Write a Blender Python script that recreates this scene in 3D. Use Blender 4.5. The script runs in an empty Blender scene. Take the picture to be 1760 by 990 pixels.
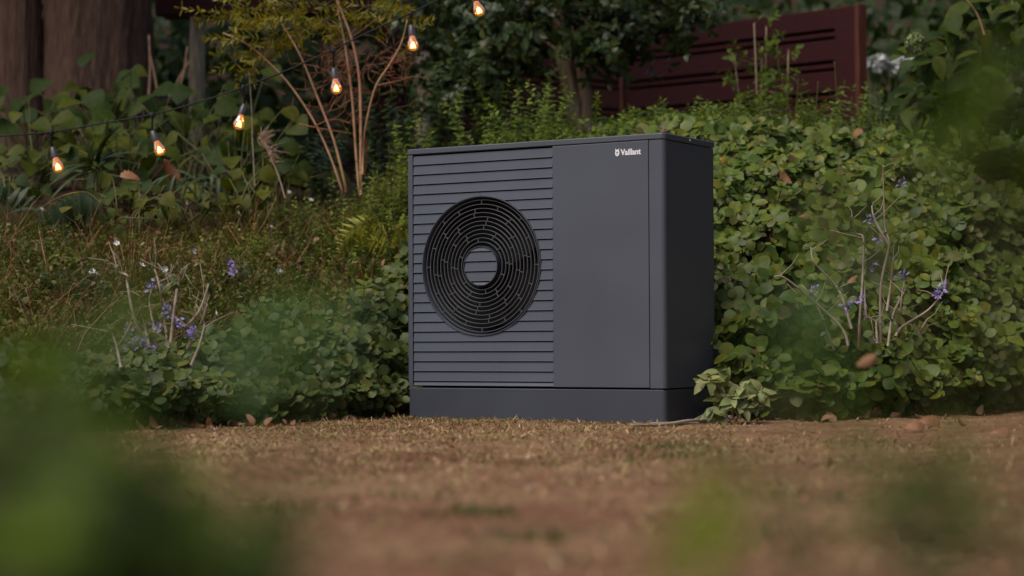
import bpy, bmesh, math, random
import numpy as np
from mathutils import Vector, Matrix, Euler

random.seed(7)
rng = np.random.default_rng(7)
R = math.radians
S = bpy.context.scene
COL = S.collection

# ------------------------------------------------------------------ camera
CAM_Z, PITCH, ROLL, FPX = 0.278, 0.02867, 0.00412, 3452.8
cp, sp, cr, sr = math.cos(PITCH), math.sin(PITCH), math.cos(ROLL), math.sin(ROLL)
CX, CU, CF = Vector((1, 0, 0)), Vector((0, -sp, cp)), Vector((0, cp, sp))
cright, cup = CX * cr - CU * sr, CX * sr + CU * cr
cam = bpy.data.cameras.new('camera')
camo = bpy.data.objects.new('camera', cam)
COL.objects.link(camo)
mw = Matrix((cright, cup, -CF)).transposed().to_4x4()
mw.translation = (0, 0, CAM_Z)
camo.matrix_world = mw
cam.sensor_width = 36
cam.lens = FPX / 1760 * 36
cam.clip_start, cam.clip_end = 0.05, 2000
cam.dof.use_dof = True
cam.dof.focus_distance = 7.35
cam.dof.aperture_fstop = 2.2
S.camera = camo

# ------------------------------------------------------------------ light
SUN_EL, SUN_AZ = R(57), R(48)            # azimuth measured from straight behind the camera towards its left
sdir = Vector((-math.sin(SUN_AZ) * math.cos(SUN_EL), -math.cos(SUN_AZ) * math.cos(SUN_EL), math.sin(SUN_EL)))
W = bpy.data.worlds.new("World")
S.world = W
W.use_nodes = True
nt = W.node_tree
sky = nt.nodes.new('ShaderNodeTexSky')
sky.sky_type = 'NISHITA'
sky.sun_disc = False
sky.sun_elevation = SUN_EL
sky.sun_rotation = math.atan2(sdir.x, sdir.y)
sky.air_density, sky.dust_density, sky.ozone_density = 1.0, 3.0, 1.0
bg = nt.nodes['Background']
nt.links.new(sky.outputs[0], bg.inputs[0])
bg.inputs[1].default_value = 0.05
sl = bpy.data.lights.new('sun', 'SUN')
sl.energy = 1.5
sl.angle = R(35)
sl.color = (1, 0.94, 0.86)
so = bpy.data.objects.new('sun', sl)
COL.objects.link(so)
so.rotation_euler = sdir.to_track_quat('Z', 'Y').to_euler()
S.view_settings.view_transform = 'Standard'
S.view_settings.look = 'None'
S.view_settings.exposure = 1.0
S.view_settings.gamma = 1
S.cycles.max_bounces = 6
S.cycles.transparent_max_bounces = 12
S.cycles.use_denoising = True


def at(px, py, y):
    """world point seen at photo pixel (1760 wide) at forward distance y"""
    u, v = px - 880, 495 - py
    a, b = cr * u + sr * v, -sr * u + cr * v
    d = CX * (a / FPX) + CU * (b / FPX) + CF
    return Vector((0, 0, CAM_Z)) + d * (y / d.y)


def project(P):
    P = np.asarray(P, float).reshape(-1, 3) - np.array([0, 0, CAM_Z])
    z = P @ np.array(CF)
    z = np.where(z < 0.05, 0.05, z)
    return 880 + FPX * (P @ np.array(cright)) / z, 495 - FPX * (P @ np.array(cup)) / z, z


# ------------------------------------------------------------------ materials
def newmat(name):
    m = bpy.data.materials.new(name)
    m.use_nodes = True
    n = m.node_tree
    return m, n, n.nodes['Principled BSDF'], n.nodes['Material Output']


def N(n, t, **kw):
    x = n.nodes.new(t)
    for k, v in kw.items():
        setattr(x, k, v)
    return x


def ramp(n, stops):
    r = N(n, 'ShaderNodeValToRGB')
    e = r.color_ramp.elements
    while len(e) < len(stops):
        e.new(0.5)
    for i, (p, c) in enumerate(stops):
        e[i].position = p
        e[i].color = (*c, 1)
    return r


def leafmat(name, cols, rough=0.45, transl=0.25, spec=0.4, vary=0.25, sheen=0.0):
    """per-leaf colour from the attribute 'rnd' (joined leaves) plus the object's random number (single leaves)"""
    m, n, b, o = newmat(name)
    L = n.links.new
    at_ = N(n, 'ShaderNodeAttribute', attribute_name='rnd')
    oi = N(n, 'ShaderNodeObjectInfo')
    ad = N(n, 'ShaderNodeMath', operation='ADD')
    fr = N(n, 'ShaderNodeMath', operation='FRACT')
    L(at_.outputs['Fac'], ad.inputs[0]); L(oi.outputs['Random'], ad.inputs[1]); L(ad.outputs[0], fr.inputs[0])
    cols = [(r_ * .92, g_ * 1.0, b_ * .68) if g_ >= r_ * .9 else (r_, g_, b_) for r_, g_, b_ in cols]
    k = len(cols)
    rp = ramp(n, [(i / max(1, k - 1), c) for i, c in enumerate(cols)])
    L(fr.outputs[0], rp.inputs[0])
    geo = N(n, 'ShaderNodeNewGeometry')
    no = N(n, 'ShaderNodeTexNoise')
    no.inputs['Scale'].default_value = 35
    no.inputs['Detail'].default_value = 3
    L(geo.outputs['Position'], no.inputs['Vector'])
    mr = N(n, 'ShaderNodeMapRange')
    mr.inputs[3].default_value = 1 - vary; mr.inputs[4].default_value = 1 + vary
    mr.inputs[1].default_value = 0.3; mr.inputs[2].default_value = 0.7
    L(no.outputs['Fac'], mr.inputs[0])
    mx = N(n, 'ShaderNodeMix', data_type='RGBA', blend_type='MULTIPLY')
    mx.inputs[0].default_value = 1
    L(rp.outputs[0], mx.inputs[6]); L(mr.outputs[0], mx.inputs[7])
    L(mx.outputs[2], b.inputs['Base Color'])
    b.inputs['Roughness'].default_value = rough
    b.inputs['Specular IOR Level'].default_value = spec
    if transl > 0:
        tr = N(n, 'ShaderNodeBsdfTranslucent')
        hs = N(n, 'ShaderNodeHueSaturation')
        hs.inputs['Saturation'].default_value = 1.2; hs.inputs['Value'].default_value = 1.3
        L(mx.outputs[2], hs.inputs['Color']); L(hs.outputs[0], tr.inputs[0])
        ms = N(n, 'ShaderNodeMixShader'); ms.inputs[0].default_value = transl
        L(b.outputs[0], ms.inputs[1]); L(tr.outputs[0], ms.inputs[2]); L(ms.outputs[0], o.inputs[0])
    return m


def plain(name, col, rough=0.6, spec=0.3, noise=0.0, nscale=20, bump=0.0, bscale=200, stretch=(1, 1, 1), col2=None, metallic=0.0):
    m, n, b, o = newmat(name)
    L = n.links.new
    b.inputs['Roughness'].default_value = rough
    b.inputs['Specular IOR Level'].default_value = spec
    b.inputs['Metallic'].default_value = metallic
    b.inputs['Base Color'].default_value = (*col, 1)
    tc = N(n, 'ShaderNodeTexCoord')
    mp = N(n, 'ShaderNodeMapping')
    mp.inputs['Scale'].default_value = stretch
    L(tc.outputs['Object'], mp.inputs[0])
    if noise or col2:
        no = N(n, 'ShaderNodeTexNoise')
        no.inputs['Scale'].default_value = nscale; no.inputs['Detail'].default_value = 5
        L(mp.outputs[0], no.inputs['Vector'])
        c2 = col2 or tuple(c * (1 - noise) for c in col)
        rp = ramp(n, [(0.32, c2), (0.68, col)])
        L(no.outputs['Fac'], rp.inputs[0]); L(rp.outputs[0], b.inputs['Base Color'])
    if bump:
        nb = N(n, 'ShaderNodeTexNoise')
        nb.inputs['Scale'].default_value = bscale; nb.inputs['Detail'].default_value = 4
        L(mp.outputs[0], nb.inputs['Vector'])
        bp = N(n, 'ShaderNodeBump')
        bp.inputs['Strength'].default_value = bump; bp.inputs['Distance'].default_value = 0.01
        L(nb.outputs['Fac'], bp.inputs['Height']); L(bp.outputs[0], b.inputs['Normal'])
    return m


M = {}
M['round_leaf'] = leafmat('round_leaf', [(.042, .062, .014), (.080, .112, .020), (.105, .138, .026), (.140, .152, .026), (.070, .112, .032), (.175, .160, .030), (.050, .075, .020), (.115, .148, .034), (.10, .072, .03)], 0.45, 0.22, 0.22)
M['dull_leaf'] = leafmat('dull_leaf', [(.030, .046, .014), (.058, .080, .024), (.078, .102, .032), (.098, .110, .032), (.045, .070, .026), (.13, .12, .03), (.036, .055, .020)], 0.5, 0.22, 0.25)
M['broad_leaf'] = leafmat('broad_leaf', [(.020, .036, .010), (.036, .056, .011), (.066, .078, .011), (.028, .050, .014), (.085, .088, .012)], 0.6, 0.3, 0.15)
M['yellow_leaf'] = leafmat('yellow_leaf', [(.042, .056, .009), (.070, .080, .010), (.098, .098, .011), (.055, .070, .012)], 0.55, 0.35, 0.18)
M['dark_leaf'] = leafmat('dark_leaf', [(.022, .038, .016), (.036, .060, .024), (.052, .076, .032), (.034, .050, .018), (.085, .090, .025)], 0.38, 0.15, 0.35)
M['small_leaf'] = leafmat('small_leaf', [(.070, .105, .018), (.115, .160, .026), (.145, .185, .032), (.18, .20, .036), (.085, .125, .030)], 0.5, 0.3, 0.25)
M['lime_leaf'] = leafmat('lime_leaf', [(.17, .16, .014), (.22, .19, .018), (.26, .20, .018), (.14, .15, .014)], 0.45, 0.35, 0.3)
M['fern_leaf'] = leafmat('fern_leaf', [(.24, .23, .025), (.32, .28, .03), (.19, .20, .025)], 0.5, 0.35, 0.3)
M['palm_leaf'] = leafmat('palm_leaf', [(.022, .042, .026), (.036, .060, .038), (.028, .045, .022)], 0.5, 0.2, 0.25)
M['front_leaf'] = leafmat('front_leaf', [(.06, .095, .028), (.10, .145, .035), (.14, .18, .030), (.06, .085, .035), (.10, .085, .05)], 0.5, 0.35, 0.2)
M['veil_leaf'] = leafmat('veil_leaf', [(.12, .19, .10), (.14, .21, .10), (.12, .19, .12)], 0.5, 0.35, 0.3)
M['lime_front'] = leafmat('lime_front', [(.24, .26, .02), (.20, .24, .02)], 0.5, 0.3, 0.3)
M['pale_leaf'] = leafmat('pale_leaf', [(.17, .19, .10), (.24, .25, .13), (.28, .26, .15), (.16, .19, .11), (.24, .23, .06)], 0.5, 0.25, 0.35)
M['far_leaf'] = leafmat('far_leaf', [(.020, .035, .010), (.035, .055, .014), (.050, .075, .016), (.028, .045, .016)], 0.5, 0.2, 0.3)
M['wisp'] = leafmat('wisp', [(.065, .085, .018), (.095, .110, .022), (.075, .085, .026), (.145, .098, .034), (.19, .110, .052), (.095, .085, .030), (.060, .085, .020), (.14, .14, .03), (.11, .13, .02), (.26, .20, .12)], 0.6, 0.25, 0.2)
M['straw'] = leafmat('straw', [(.14, .085, .045), (.34, .22, .105), (.50, .37, .19), (.28, .165, .08), (.17, .105, .055), (.22, .20, .06), (.44, .32, .17), (.24, .13, .075), (.55, .42, .24)], 0.65, 0.15, 0.2)
M['dry_leaf'] = leafmat('dry_leaf', [(.22, .10, .045), (.30, .15, .075), (.26, .12, .06), (.33, .19, .11)], 0.55, 0.2, 0.3)
M['gold_leaf'] = plain('gold_leaf', (.42, .25, .04), 0.5, noise=.2)
M['cane'] = plain('cane', (.44, .26, .155), 0.6, .3, noise=.35, nscale=25)
M['twig_red'] = plain('twig_red', (.27, .115, .055), 0.6, .3, noise=.3)
M['twig_pale'] = plain('twig_pale', (.42, .33, .26), 0.6, .3, noise=.45, nscale=30)
M['stem_green'] = plain('stem_green', (.10, .10, .03), 0.5, .3, noise=.3)
M['stem_brown'] = plain('stem_brown', (.12, .075, .04), 0.6, .3, noise=.3)
M['bark'] = plain('bark', (.118, .070, .050), 0.9, .1, nscale=13, stretch=(5, 5, .5), col2=(.060, .034, .025), bump=1.0, bscale=16)
M['bark_pale'] = plain('bark_pale', (.30, .22, .15), 0.8, .2, nscale=14, stretch=(3, 3, .5), col2=(.11, .075, .05), bump=.7, bscale=30)
M['post_wood'] = plain('post_wood', (.50, .39, .26), 0.8, .2, nscale=14, stretch=(3, 3, .5), col2=(.24, .17, .11), bump=.6, bscale=40)
M['red_wood'] = plain('red_wood', (.060, .012, .011), 0.6, .2, nscale=7, stretch=(.6, 4, 9), col2=(.038, .009, .010), bump=.3, bscale=60)
M['red_wood_edge'] = plain('red_wood_edge', (.14, .045, .025), 0.55, .3, nscale=7, stretch=(9, 4, .6), col2=(.08, .02, .015))
M['purple'] = plain('purple', (.33, .25, .58), 0.5, .3, noise=.35, nscale=60)
M['white_petal'] = plain('white_petal', (.72, .72, .68), 0.6, .2, noise=.1)
M['floret'] = plain('floret', (.26, .30, .13), 0.6, .2, col2=(.15, .20, .07), nscale=60)
M['soil'] = None


def pump_paint(name, col, rough=0.38, mott=.09):
    m, n, b, o = newmat(name)
    L = n.links.new
    tc = N(n, 'ShaderNodeTexCoord')
    no = N(n, 'ShaderNodeTexNoise'); no.inputs['Scale'].default_value = 3.2; no.inputs['Detail'].default_value = 6
    L(tc.outputs['Object'], no.inputs['Vector'])
    rp = ramp(n, [(0.3, tuple(c * (1 - mott) for c in col)), (0.7, tuple(c * (1 + mott) for c in col))])
    L(no.outputs['Fac'], rp.inputs[0]); L(rp.outputs[0], b.inputs['Base Color'])
    mr = N(n, 'ShaderNodeMapRange'); mr.inputs[3].default_value = rough - .05; mr.inputs[4].default_value = rough + .06
    L(no.outputs['Fac'], mr.inputs[0]); L(mr.outputs[0], b.inputs['Roughness'])
    b.inputs['Specular IOR Level'].default_value = 0.5
    fn = N(n, 'ShaderNodeTexNoise'); fn.inputs['Scale'].default_value = 900; fn.inputs['Detail'].default_value = 1
    L(tc.outputs['Object'], fn.inputs['Vector'])
    bp = N(n, 'ShaderNodeBump'); bp.inputs['Strength'].default_value = .05; bp.inputs['Distance'].default_value = .001
    L(fn.outputs['Fac'], bp.inputs['Height']); L(bp.outputs[0], b.inputs['Normal'])
    return m


M['graphite'] = pump_paint('graphite', (.070, .077, .097))
M['graphite_dark'] = pump_paint('graphite_dark', (.044, .050, .066), .42)
M['black_inside'] = plain('black_inside', (.008, .008, .009), .7, .2)
M['grille'] = plain('grille', (.10, .10, .105), .45, .4)
M['white_print'] = plain('white_print', (.80, .80, .82), .5, .3)
M['rubber'] = plain('rubber', (.010, .010, .013), .6, .25)
M['socket'] = plain('socket', (.045, .042, .058), .4, .5)


def glow(name, col, strength):
    m, n, b, o = newmat(name)
    e = N(n, 'ShaderNodeEmission')
    e.inputs[0].default_value = (*col, 1); e.inputs[1].default_value = strength
    n.links.new(e.outputs[0], o.inputs[0])
    return m


M['filament'] = glow('filament', (1, .46, .14), 12)


def glassmat():
    m, n, b, o = newmat('bulb_glass')
    L = n.links.new
    tr = N(n, 'ShaderNodeBsdfTransparent'); tr.inputs[0].default_value = (1, .72, .48, 1)
    gl = N(n, 'ShaderNodeBsdfGlossy'); gl.inputs['Roughness'].default_value = .08
    fr = N(n, 'ShaderNodeFresnel'); fr.inputs[0].default_value = 1.5
    ms = N(n, 'ShaderNodeMixShader')
    L(fr.outputs[0], ms.inputs[0]); L(tr.outputs[0], ms.inputs[1]); L(gl.outputs[0], ms.inputs[2])
    em = N(n, 'ShaderNodeEmission'); em.inputs[0].default_value = (1, .30, .06, 1); em.inputs[1].default_value = .17
    ad = N(n, 'ShaderNodeAddShader')
    L(ms.outputs[0], ad.inputs[0]); L(em.outputs[0], ad.inputs[1]); L(ad.outputs[0], o.inputs[0])
    return m


M['bulb_glass'] = glassmat()


# ------------------------------------------------------------------ mesh helpers
def tag(o, label=None, cat=None, group=None, kind=None):
    if label: o['label'] = label
    if cat: o['category'] = cat
    if group: o['group'] = group
    if kind: o['kind'] = kind
    return o


def thing(name, loc, label, cat, group=None, rz=0.0):
    o = bpy.data.objects.new(name, None)
    o.empty_display_size = 0.05
    COL.objects.link(o)
    o.location = loc
    o.rotation_euler = (0, 0, rz)
    return tag(o, label, cat, group)


def link(name, me, mat=None, parent=None, smooth=True):
    if mat is not None and not me.materials:
        me.materials.append(mat)
    if smooth:
        me.polygons.foreach_set('use_smooth', np.ones(len(me.polygons), dtype=bool))
    o = bpy.data.objects.new(name, me)
    COL.objects.link(o)
    if parent is not None:
        o.parent = parent
    return o


def mesh(name, verts, faces, rnd=None):
    me = bpy.data.meshes.new(name)
    me.from_pydata([tuple(map(float, v)) for v in verts], [], [tuple(map(int, f)) for f in faces])
    if rnd is not None:
        a = me.attributes.new('rnd', 'FLOAT', 'POINT')
        a.data.foreach_set('value', np.asarray(rnd, np.float32))
    me.update()
    return me


def bigmesh(name, V, Q, T, rnd=None):
    """fast mesh from vertex array, quads and tris"""
    me = bpy.data.meshes.new(name)
    V = np.asarray(V, np.float32)
    Q = np.asarray(Q, np.int32).reshape(-1, 4)
    T = np.asarray(T, np.int32).reshape(-1, 3)
    me.vertices.add(len(V)); me.vertices.foreach_set('co', V.ravel())
    nl = Q.size + T.size
    me.loops.add(nl)
    me.loops.foreach_set('vertex_index', np.concatenate([Q.ravel(), T.ravel()]))
    me.polygons.add(len(Q) + len(T))
    st = np.concatenate([np.arange(len(Q)) * 4, Q.size + np.arange(len(T)) * 3]).astype(np.int32)
    me.polygons.foreach_set('loop_start', st)
    if rnd is not None:
        a = me.attributes.new('rnd', 'FLOAT', 'POINT')
        a.data.foreach_set('value', np.asarray(rnd, np.float32))
    me.update(calc_edges=True)
    me.validate()
    return me


def leaf_tpl(w=.7, tip=1.0, base=1.0, fold=.25, droop=.25, rows=5, pet=0.0, ex=.62, lobe=0):
    """leaf of length 1 along +Y, up +Z, base at the origin; returns verts, quads, tris"""
    V = [(0, 0, 0)]
    Q, T = [], []
    if pet:
        V[0] = (0, 0, 0)
    ts = [(i + 1) / (rows + 1) for i in range(rows)]
    for t in ts:
        hw = .5 * w * (math.sin(math.pi * t ** base) ** ex) * (1 - .25 * (tip - 1) * t)
        if lobe:
            hw *= 1 - lobe * (0.5 + .5 * math.cos(t * 40))
        y = pet + t * (1 - pet)
        z = -droop * t * t
        V += [(-hw, y, z + fold * hw), (0, y, z), (hw, y, z + fold * hw)]
    V.append((0, 1, -droop))
    last = len(V) - 1
    T += [(0, 2, 1), (0, 3, 2)]
    for i in range(rows - 1):
        a, b = 1 + 3 * i, 4 + 3 * i
        Q += [(a, a + 1, b + 1, b), (a + 1, a + 2, b + 2, b + 1)]
    a = 1 + 3 * (rows - 1)
    T += [(a, a + 1, last), (a + 1, a + 2, last)]
    return np.array(V, float), Q, T


TPL = {
    'round': [leaf_tpl(.82, 1, .9, .18, .18, 5, ex=.55), leaf_tpl(.9, 1, .85, -.12, .3, 5, ex=.5), leaf_tpl(.74, 1, .95, .3, .08, 5, ex=.58), leaf_tpl(.86, 1, .9, .05, -.12, 5, ex=.55)],
    'ovate': [leaf_tpl(.52, 1, .75, .25, .25, 5, ex=.8), leaf_tpl(.6, 1, .7, .1, .4, 5, ex=.85), leaf_tpl(.46, 1, .8, .35, .1, 5, ex=.8)],
    'heart': [leaf_tpl(.86, 1, .6, .18, .3, 6, ex=.8), leaf_tpl(.95, 1, .58, -.1, .4, 6, ex=.75), leaf_tpl(.78, 1, .62, .3, .15, 6, ex=.8)],
    'strap': [leaf_tpl(.10, 1, .7, .4, .55, 6, ex=.6), leaf_tpl(.13, 1, .7, .2, .8, 6, ex=.6)],
    'leaflet': [leaf_tpl(.26, 1, .9, .2, .15, 4, ex=.7), leaf_tpl(.22, 1, .85, .3, -.1, 4, ex=.7)],
    'dry': [leaf_tpl(.9, 1, .8, .35, .3, 11, ex=.7, lobe=.6), leaf_tpl(.8, 1, .8, -.3, -.4, 13, ex=.7, lobe=.55), leaf_tpl(.7, 1, .8, .5, .5, 11, ex=.7, lobe=.45)],
    'small': [leaf_tpl(.55, 1, .85, .2, .2, 3, ex=.7), leaf_tpl(.65, 1, .85, -.1, .3, 3, ex=.7)],
    'pinna': [leaf_tpl(.13, 1, .8, .2, .3, 4, ex=.7), leaf_tpl(.15, 1, .8, .1, .5, 4, ex=.7)],
    'petal': [leaf_tpl(.5, 1, 1.2, .3, -.3, 3, ex=.6)],
}
TPL_MESH = {}


def tpl_mesh(kind, i, mat):
    k = (kind, i, mat.name)
    if k not in TPL_MESH:
        V, Q, T = TPL[kind][i]
        me = mesh(kind + '_leaf', V, Q + T)
        me.materials.append(mat)
        me.polygons.foreach_set('use_smooth', np.ones(len(me.polygons), dtype=bool))
        TPL_MESH[k] = me
    return TPL_MESH[k]


def frame(fwd, nrm):
    f = Vector(fwd).normalized()
    n = Vector(nrm)
    n = n - f * n.dot(f)
    if n.length < 1e-4:
        n = f.orthogonal()
    n.normalize()
    x = f.cross(n)
    return x, f, n


class Leafage:
    """collects leaves; the largest seen become single leaf objects, the rest one joined mass"""

    def __init__(s, root, kind, mat, name='leaf', mass='leaf_mass', nmax=300, minpx=9, hide_pump=True):
        s.root, s.kind, s.mat, s.name, s.mass, s.nmax, s.minpx, s.hide = root, kind, mat, name, mass, nmax, minpx, hide_pump
        s.P, s.B, s.K, s.C = [], [], [], []

    def add(s, pos, fwd, nrm, sc, rnd=None):
        x, f, n = frame(fwd, nrm)
        s.P.append(tuple(pos)); s.C.append(random.random() if rnd is None else rnd)
        s.B.append(((x * sc)[:], (f * sc)[:], (n * sc)[:]))
        s.K.append(random.randrange(len(TPL[s.kind])))

    def build(s):
        if not s.P:
            return
        P, B, K = np.array(s.P), np.array(s.B), np.array(s.K)
        rl = np.array(s.root.location) if s.root else np.zeros(3)
        mid = P + B[:, 1] * .5
        u, v, z = project(mid)
        size = np.linalg.norm(B[:, 1], axis=1) * FPX / z
        nn = B[:, 2] / np.linalg.norm(B[:, 2], axis=1)[:, None]
        vw = mid - np.array([0, 0, CAM_Z]); vw /= np.linalg.norm(vw, axis=1)[:, None]
        face = np.abs((nn * vw).sum(1))
        ok = (u > 0) & (u < 1760) & (v > 0) & (v < 990) & (size > s.minpx)
        if s.hide:
            ok &= ~((u > 700) & (u < 1228) & (v > 245) & (v < 725) & (z > 7.4))
        single = np.zeros(len(P), bool)
        if s.nmax and ok.any():
            cell = np.maximum(8, size * .5)
            key = (u // 11).astype(int) * 1000 + (v // 11).astype(int)
            best = {}
            for i in np.nonzero(ok)[0]:
                k = key[i]
                if k not in best or z[i] < z[best[k]]:
                    best[k] = i
            front = np.array(list(best.values()))
            score = size[front] * (.35 + face[front])
            order = front[np.argsort(-score)][:s.nmax]
            if len(order) < s.nmax:
                rest = np.setdiff1d(np.nonzero(ok)[0], order)
                rest = rest[np.argsort(-size[rest])][:s.nmax - len(order)]
                order = np.concatenate([order, rest])
            single[order] = True
        for i in np.nonzero(single)[0]:
            o = bpy.data.objects.new(s.name, tpl_mesh(s.kind, int(K[i]), s.mat))
            COL.objects.link(o)
            o.parent = s.root
            m = Matrix.Identity(4)
            for c in range(3):
                for r_ in range(3):
                    m[r_][c] = B[i, c, r_]
            m.translation = P[i] - rl
            o.matrix_local = m
        rest = np.nonzero(~single)[0]
        if len(rest):
            Vs, Qs, Ts, rn = [], [], [], []
            off = 0
            for k in range(len(TPL[s.kind])):
                idx = rest[K[rest] == k]
                if not len(idx):
                    continue
                V, Q, T = TPL[s.kind][k]
                W_ = np.einsum('vc,ncr->nvr', V, B[idx]) + (P[idx] - rl)[:, None, :]
                nv = len(V)
                o_ = off + np.arange(len(idx))[:, None, None] * nv
                Vs.append(W_.reshape(-1, 3))
                Qs.append((np.array(Q)[None] + o_).reshape(-1, 4)); Ts.append((np.array(T)[None] + o_).reshape(-1, 3))
                rn.append(np.repeat(np.array(s.C)[idx], nv))
                off += nv * len(idx)
            me = bigmesh(s.mass, np.concatenate(Vs), np.concatenate(Qs), np.concatenate(Ts), np.concatenate(rn))
            tag(link(s.mass, me, s.mat, s.root), kind='stuff')


def tube_data(paths, sides=5):
    """paths: list of (points, r0, r1)"""
    V, Q, T = [], [], []
    for pts, r0, r1 in paths:
        pts = [Vector(p) for p in pts]
        n = len(pts)
        base = len(V)
        ref = Vector((0.3, 0.9, 0.25))
        for i, p in enumerate(pts):
            d = (pts[min(i + 1, n - 1)] - pts[max(i - 1, 0)])
            if d.length < 1e-9:
                d = Vector((0, 0, 1))
            d.normalize()
            a = d.cross(ref)
            if a.length < 1e-3:
                a = d.orthogonal()
            a.normalize()
            b = d.cross(a)
            r = r0 + (r1 - r0) * i / max(1, n - 1)
            for k in range(sides):
                t = 2 * math.pi * k / sides
                V.append(p + a * (r * math.cos(t)) + b * (r * math.sin(t)))
        for i in range(n - 1):
            for k in range(sides):
                k2 = (k + 1) % sides
                Q.append((base + i * sides + k, base + i * sides + k2, base + (i + 1) * sides + k2, base + (i + 1) * sides + k))
        V.append(pts[-1]); e = len(V) - 1
        for k in range(sides):
            T.append((base + (n - 1) * sides + k, base + (n - 1) * sides + (k + 1) % sides, e))
    return V, Q, T


def tubes(name, paths, mat, root=None, sides=5, kind=None):
    V, Q, T = tube_data(paths, sides)
    rl = Vector(root.location) if root else Vector()
    V = np.array([tuple(v - rl) for v in V])
    o = link(name, bigmesh(name, V, Q, T), mat, root)
    if kind: tag(o, kind=kind)
    return o


def smooth_path(pts, n=4):
    """Catmull-Rom through the points"""
    P = [Vector(p) for p in pts]
    if len(P) < 3:
        return P
    out = []
    for i in range(len(P) - 1):
        p0, p1, p2, p3 = P[max(i - 1, 0)], P[i], P[i + 1], P[min(i + 2, len(P) - 1)]
        for k in range(n):
            t = k / n
            out.append(.5 * ((2 * p1) + (p2 - p0) * t + (2 * p0 - 5 * p1 + 4 * p2 - p3) * t * t + (3 * p1 - p0 - 3 * p2 + p3) * t ** 3))
    out.append(P[-1])
    return out


def rv(a=1.0):
    return Vector((random.uniform(-a, a), random.uniform(-a, a), random.uniform(-a, a)))


def box_data(x0, x1, y0, y1, z0, z1):
    V = [(x0, y0, z0), (x1, y0, z0), (x1, y1, z0), (x0, y1, z0), (x0, y0, z1), (x1, y0, z1), (x1, y1, z1), (x0, y1, z1)]
    F = [(0, 3, 2, 1), (4, 5, 6, 7), (0, 1, 5, 4), (1, 2, 6, 5), (2, 3, 7, 6), (3, 0, 4, 7)]
    return V, F


def bevel(o, w, seg=2):
    b = o.modifiers.new('bevel', 'BEVEL')
    b.width = w; b.segments = seg; b.limit_method = 'ANGLE'
    return o


# ------------------------------------------------------------------ terrain
BX = [-6, -4, -1.7, -1.22, -.69, -.45, -.22, .3, .72, 1.07, 1.61, 2.08, 3.2, 6]
BY = [4.0, 4.6, 6.1, 6.65, 7.4, 8.0, 8.28, 7.95, 7.5, 7.35, 7.85, 8.3, 9.1, 10]


def vnoise(x, y):
    x = np.asarray(x, float); y = np.asarray(y, float)
    return (np.sin(x * 3.1 + 1.3 * np.sin(y * 2.3 + .7)) + np.sin(y * 4.3 + 1.7 * np.sin(x * 2.9 + 2.1)) + .6 * np.sin(x * 9.7 + 2 * np.sin(y * 7.1)) + .6 * np.sin(y * 11.3 + 2 * np.sin(x * 8.3 + 1))) / 3.2


def height(x, y):
    x = np.asarray(x, float); y = np.asarray(y, float)
    s = (y - np.interp(x, BX, BY)) * .93
    hl = np.interp(s, [0, .25, .8, 1.9, 3, 5, 7, 10, 14, 20, 34, 80], [0, .10, .33, .68, .93, 1.25, 1.5, 1.9, 3.0, 5.5, 9, 12])
    hr = np.interp(s, [0, .12, .45, .9, 1.35, 2, 3.3, 5, 8, 11, 18, 34, 80], [0, .14, .50, .84, 1.02, 1.18, 1.42, 1.6, 1.9, 2.5, 5.5, 9, 12])
    w = np.clip((x + .95) / .8, 0, 1); w = w * w * (3 - 2 * w)
    h = hl * (1 - w) + hr * w
    hd = np.clip((-1.05 - x) / .5, 0, 1) * .15 * np.exp(-((s - 2.0) / 1.0) ** 2)
    h = h - hd
    k = np.clip(s / .6, 0, 1)
    far = np.clip((np.abs(x) + np.abs(y) - 30) / 30, 0, 1)
    return h + vnoise(x, y) * (.009 + .05 * k) + (1 - k) * .005 * vnoise(x * 3.7 + 1, y * 3.1) + (1 - k) * .004 * np.sin(x * 23 + 3 * np.sin(y * 17)) + far * 0


def H(x, y):
    return float(height(x, y))


def sdist(x, y):
    return (np.asarray(y, float) - np.interp(x, BX, BY)) * .93


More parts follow.
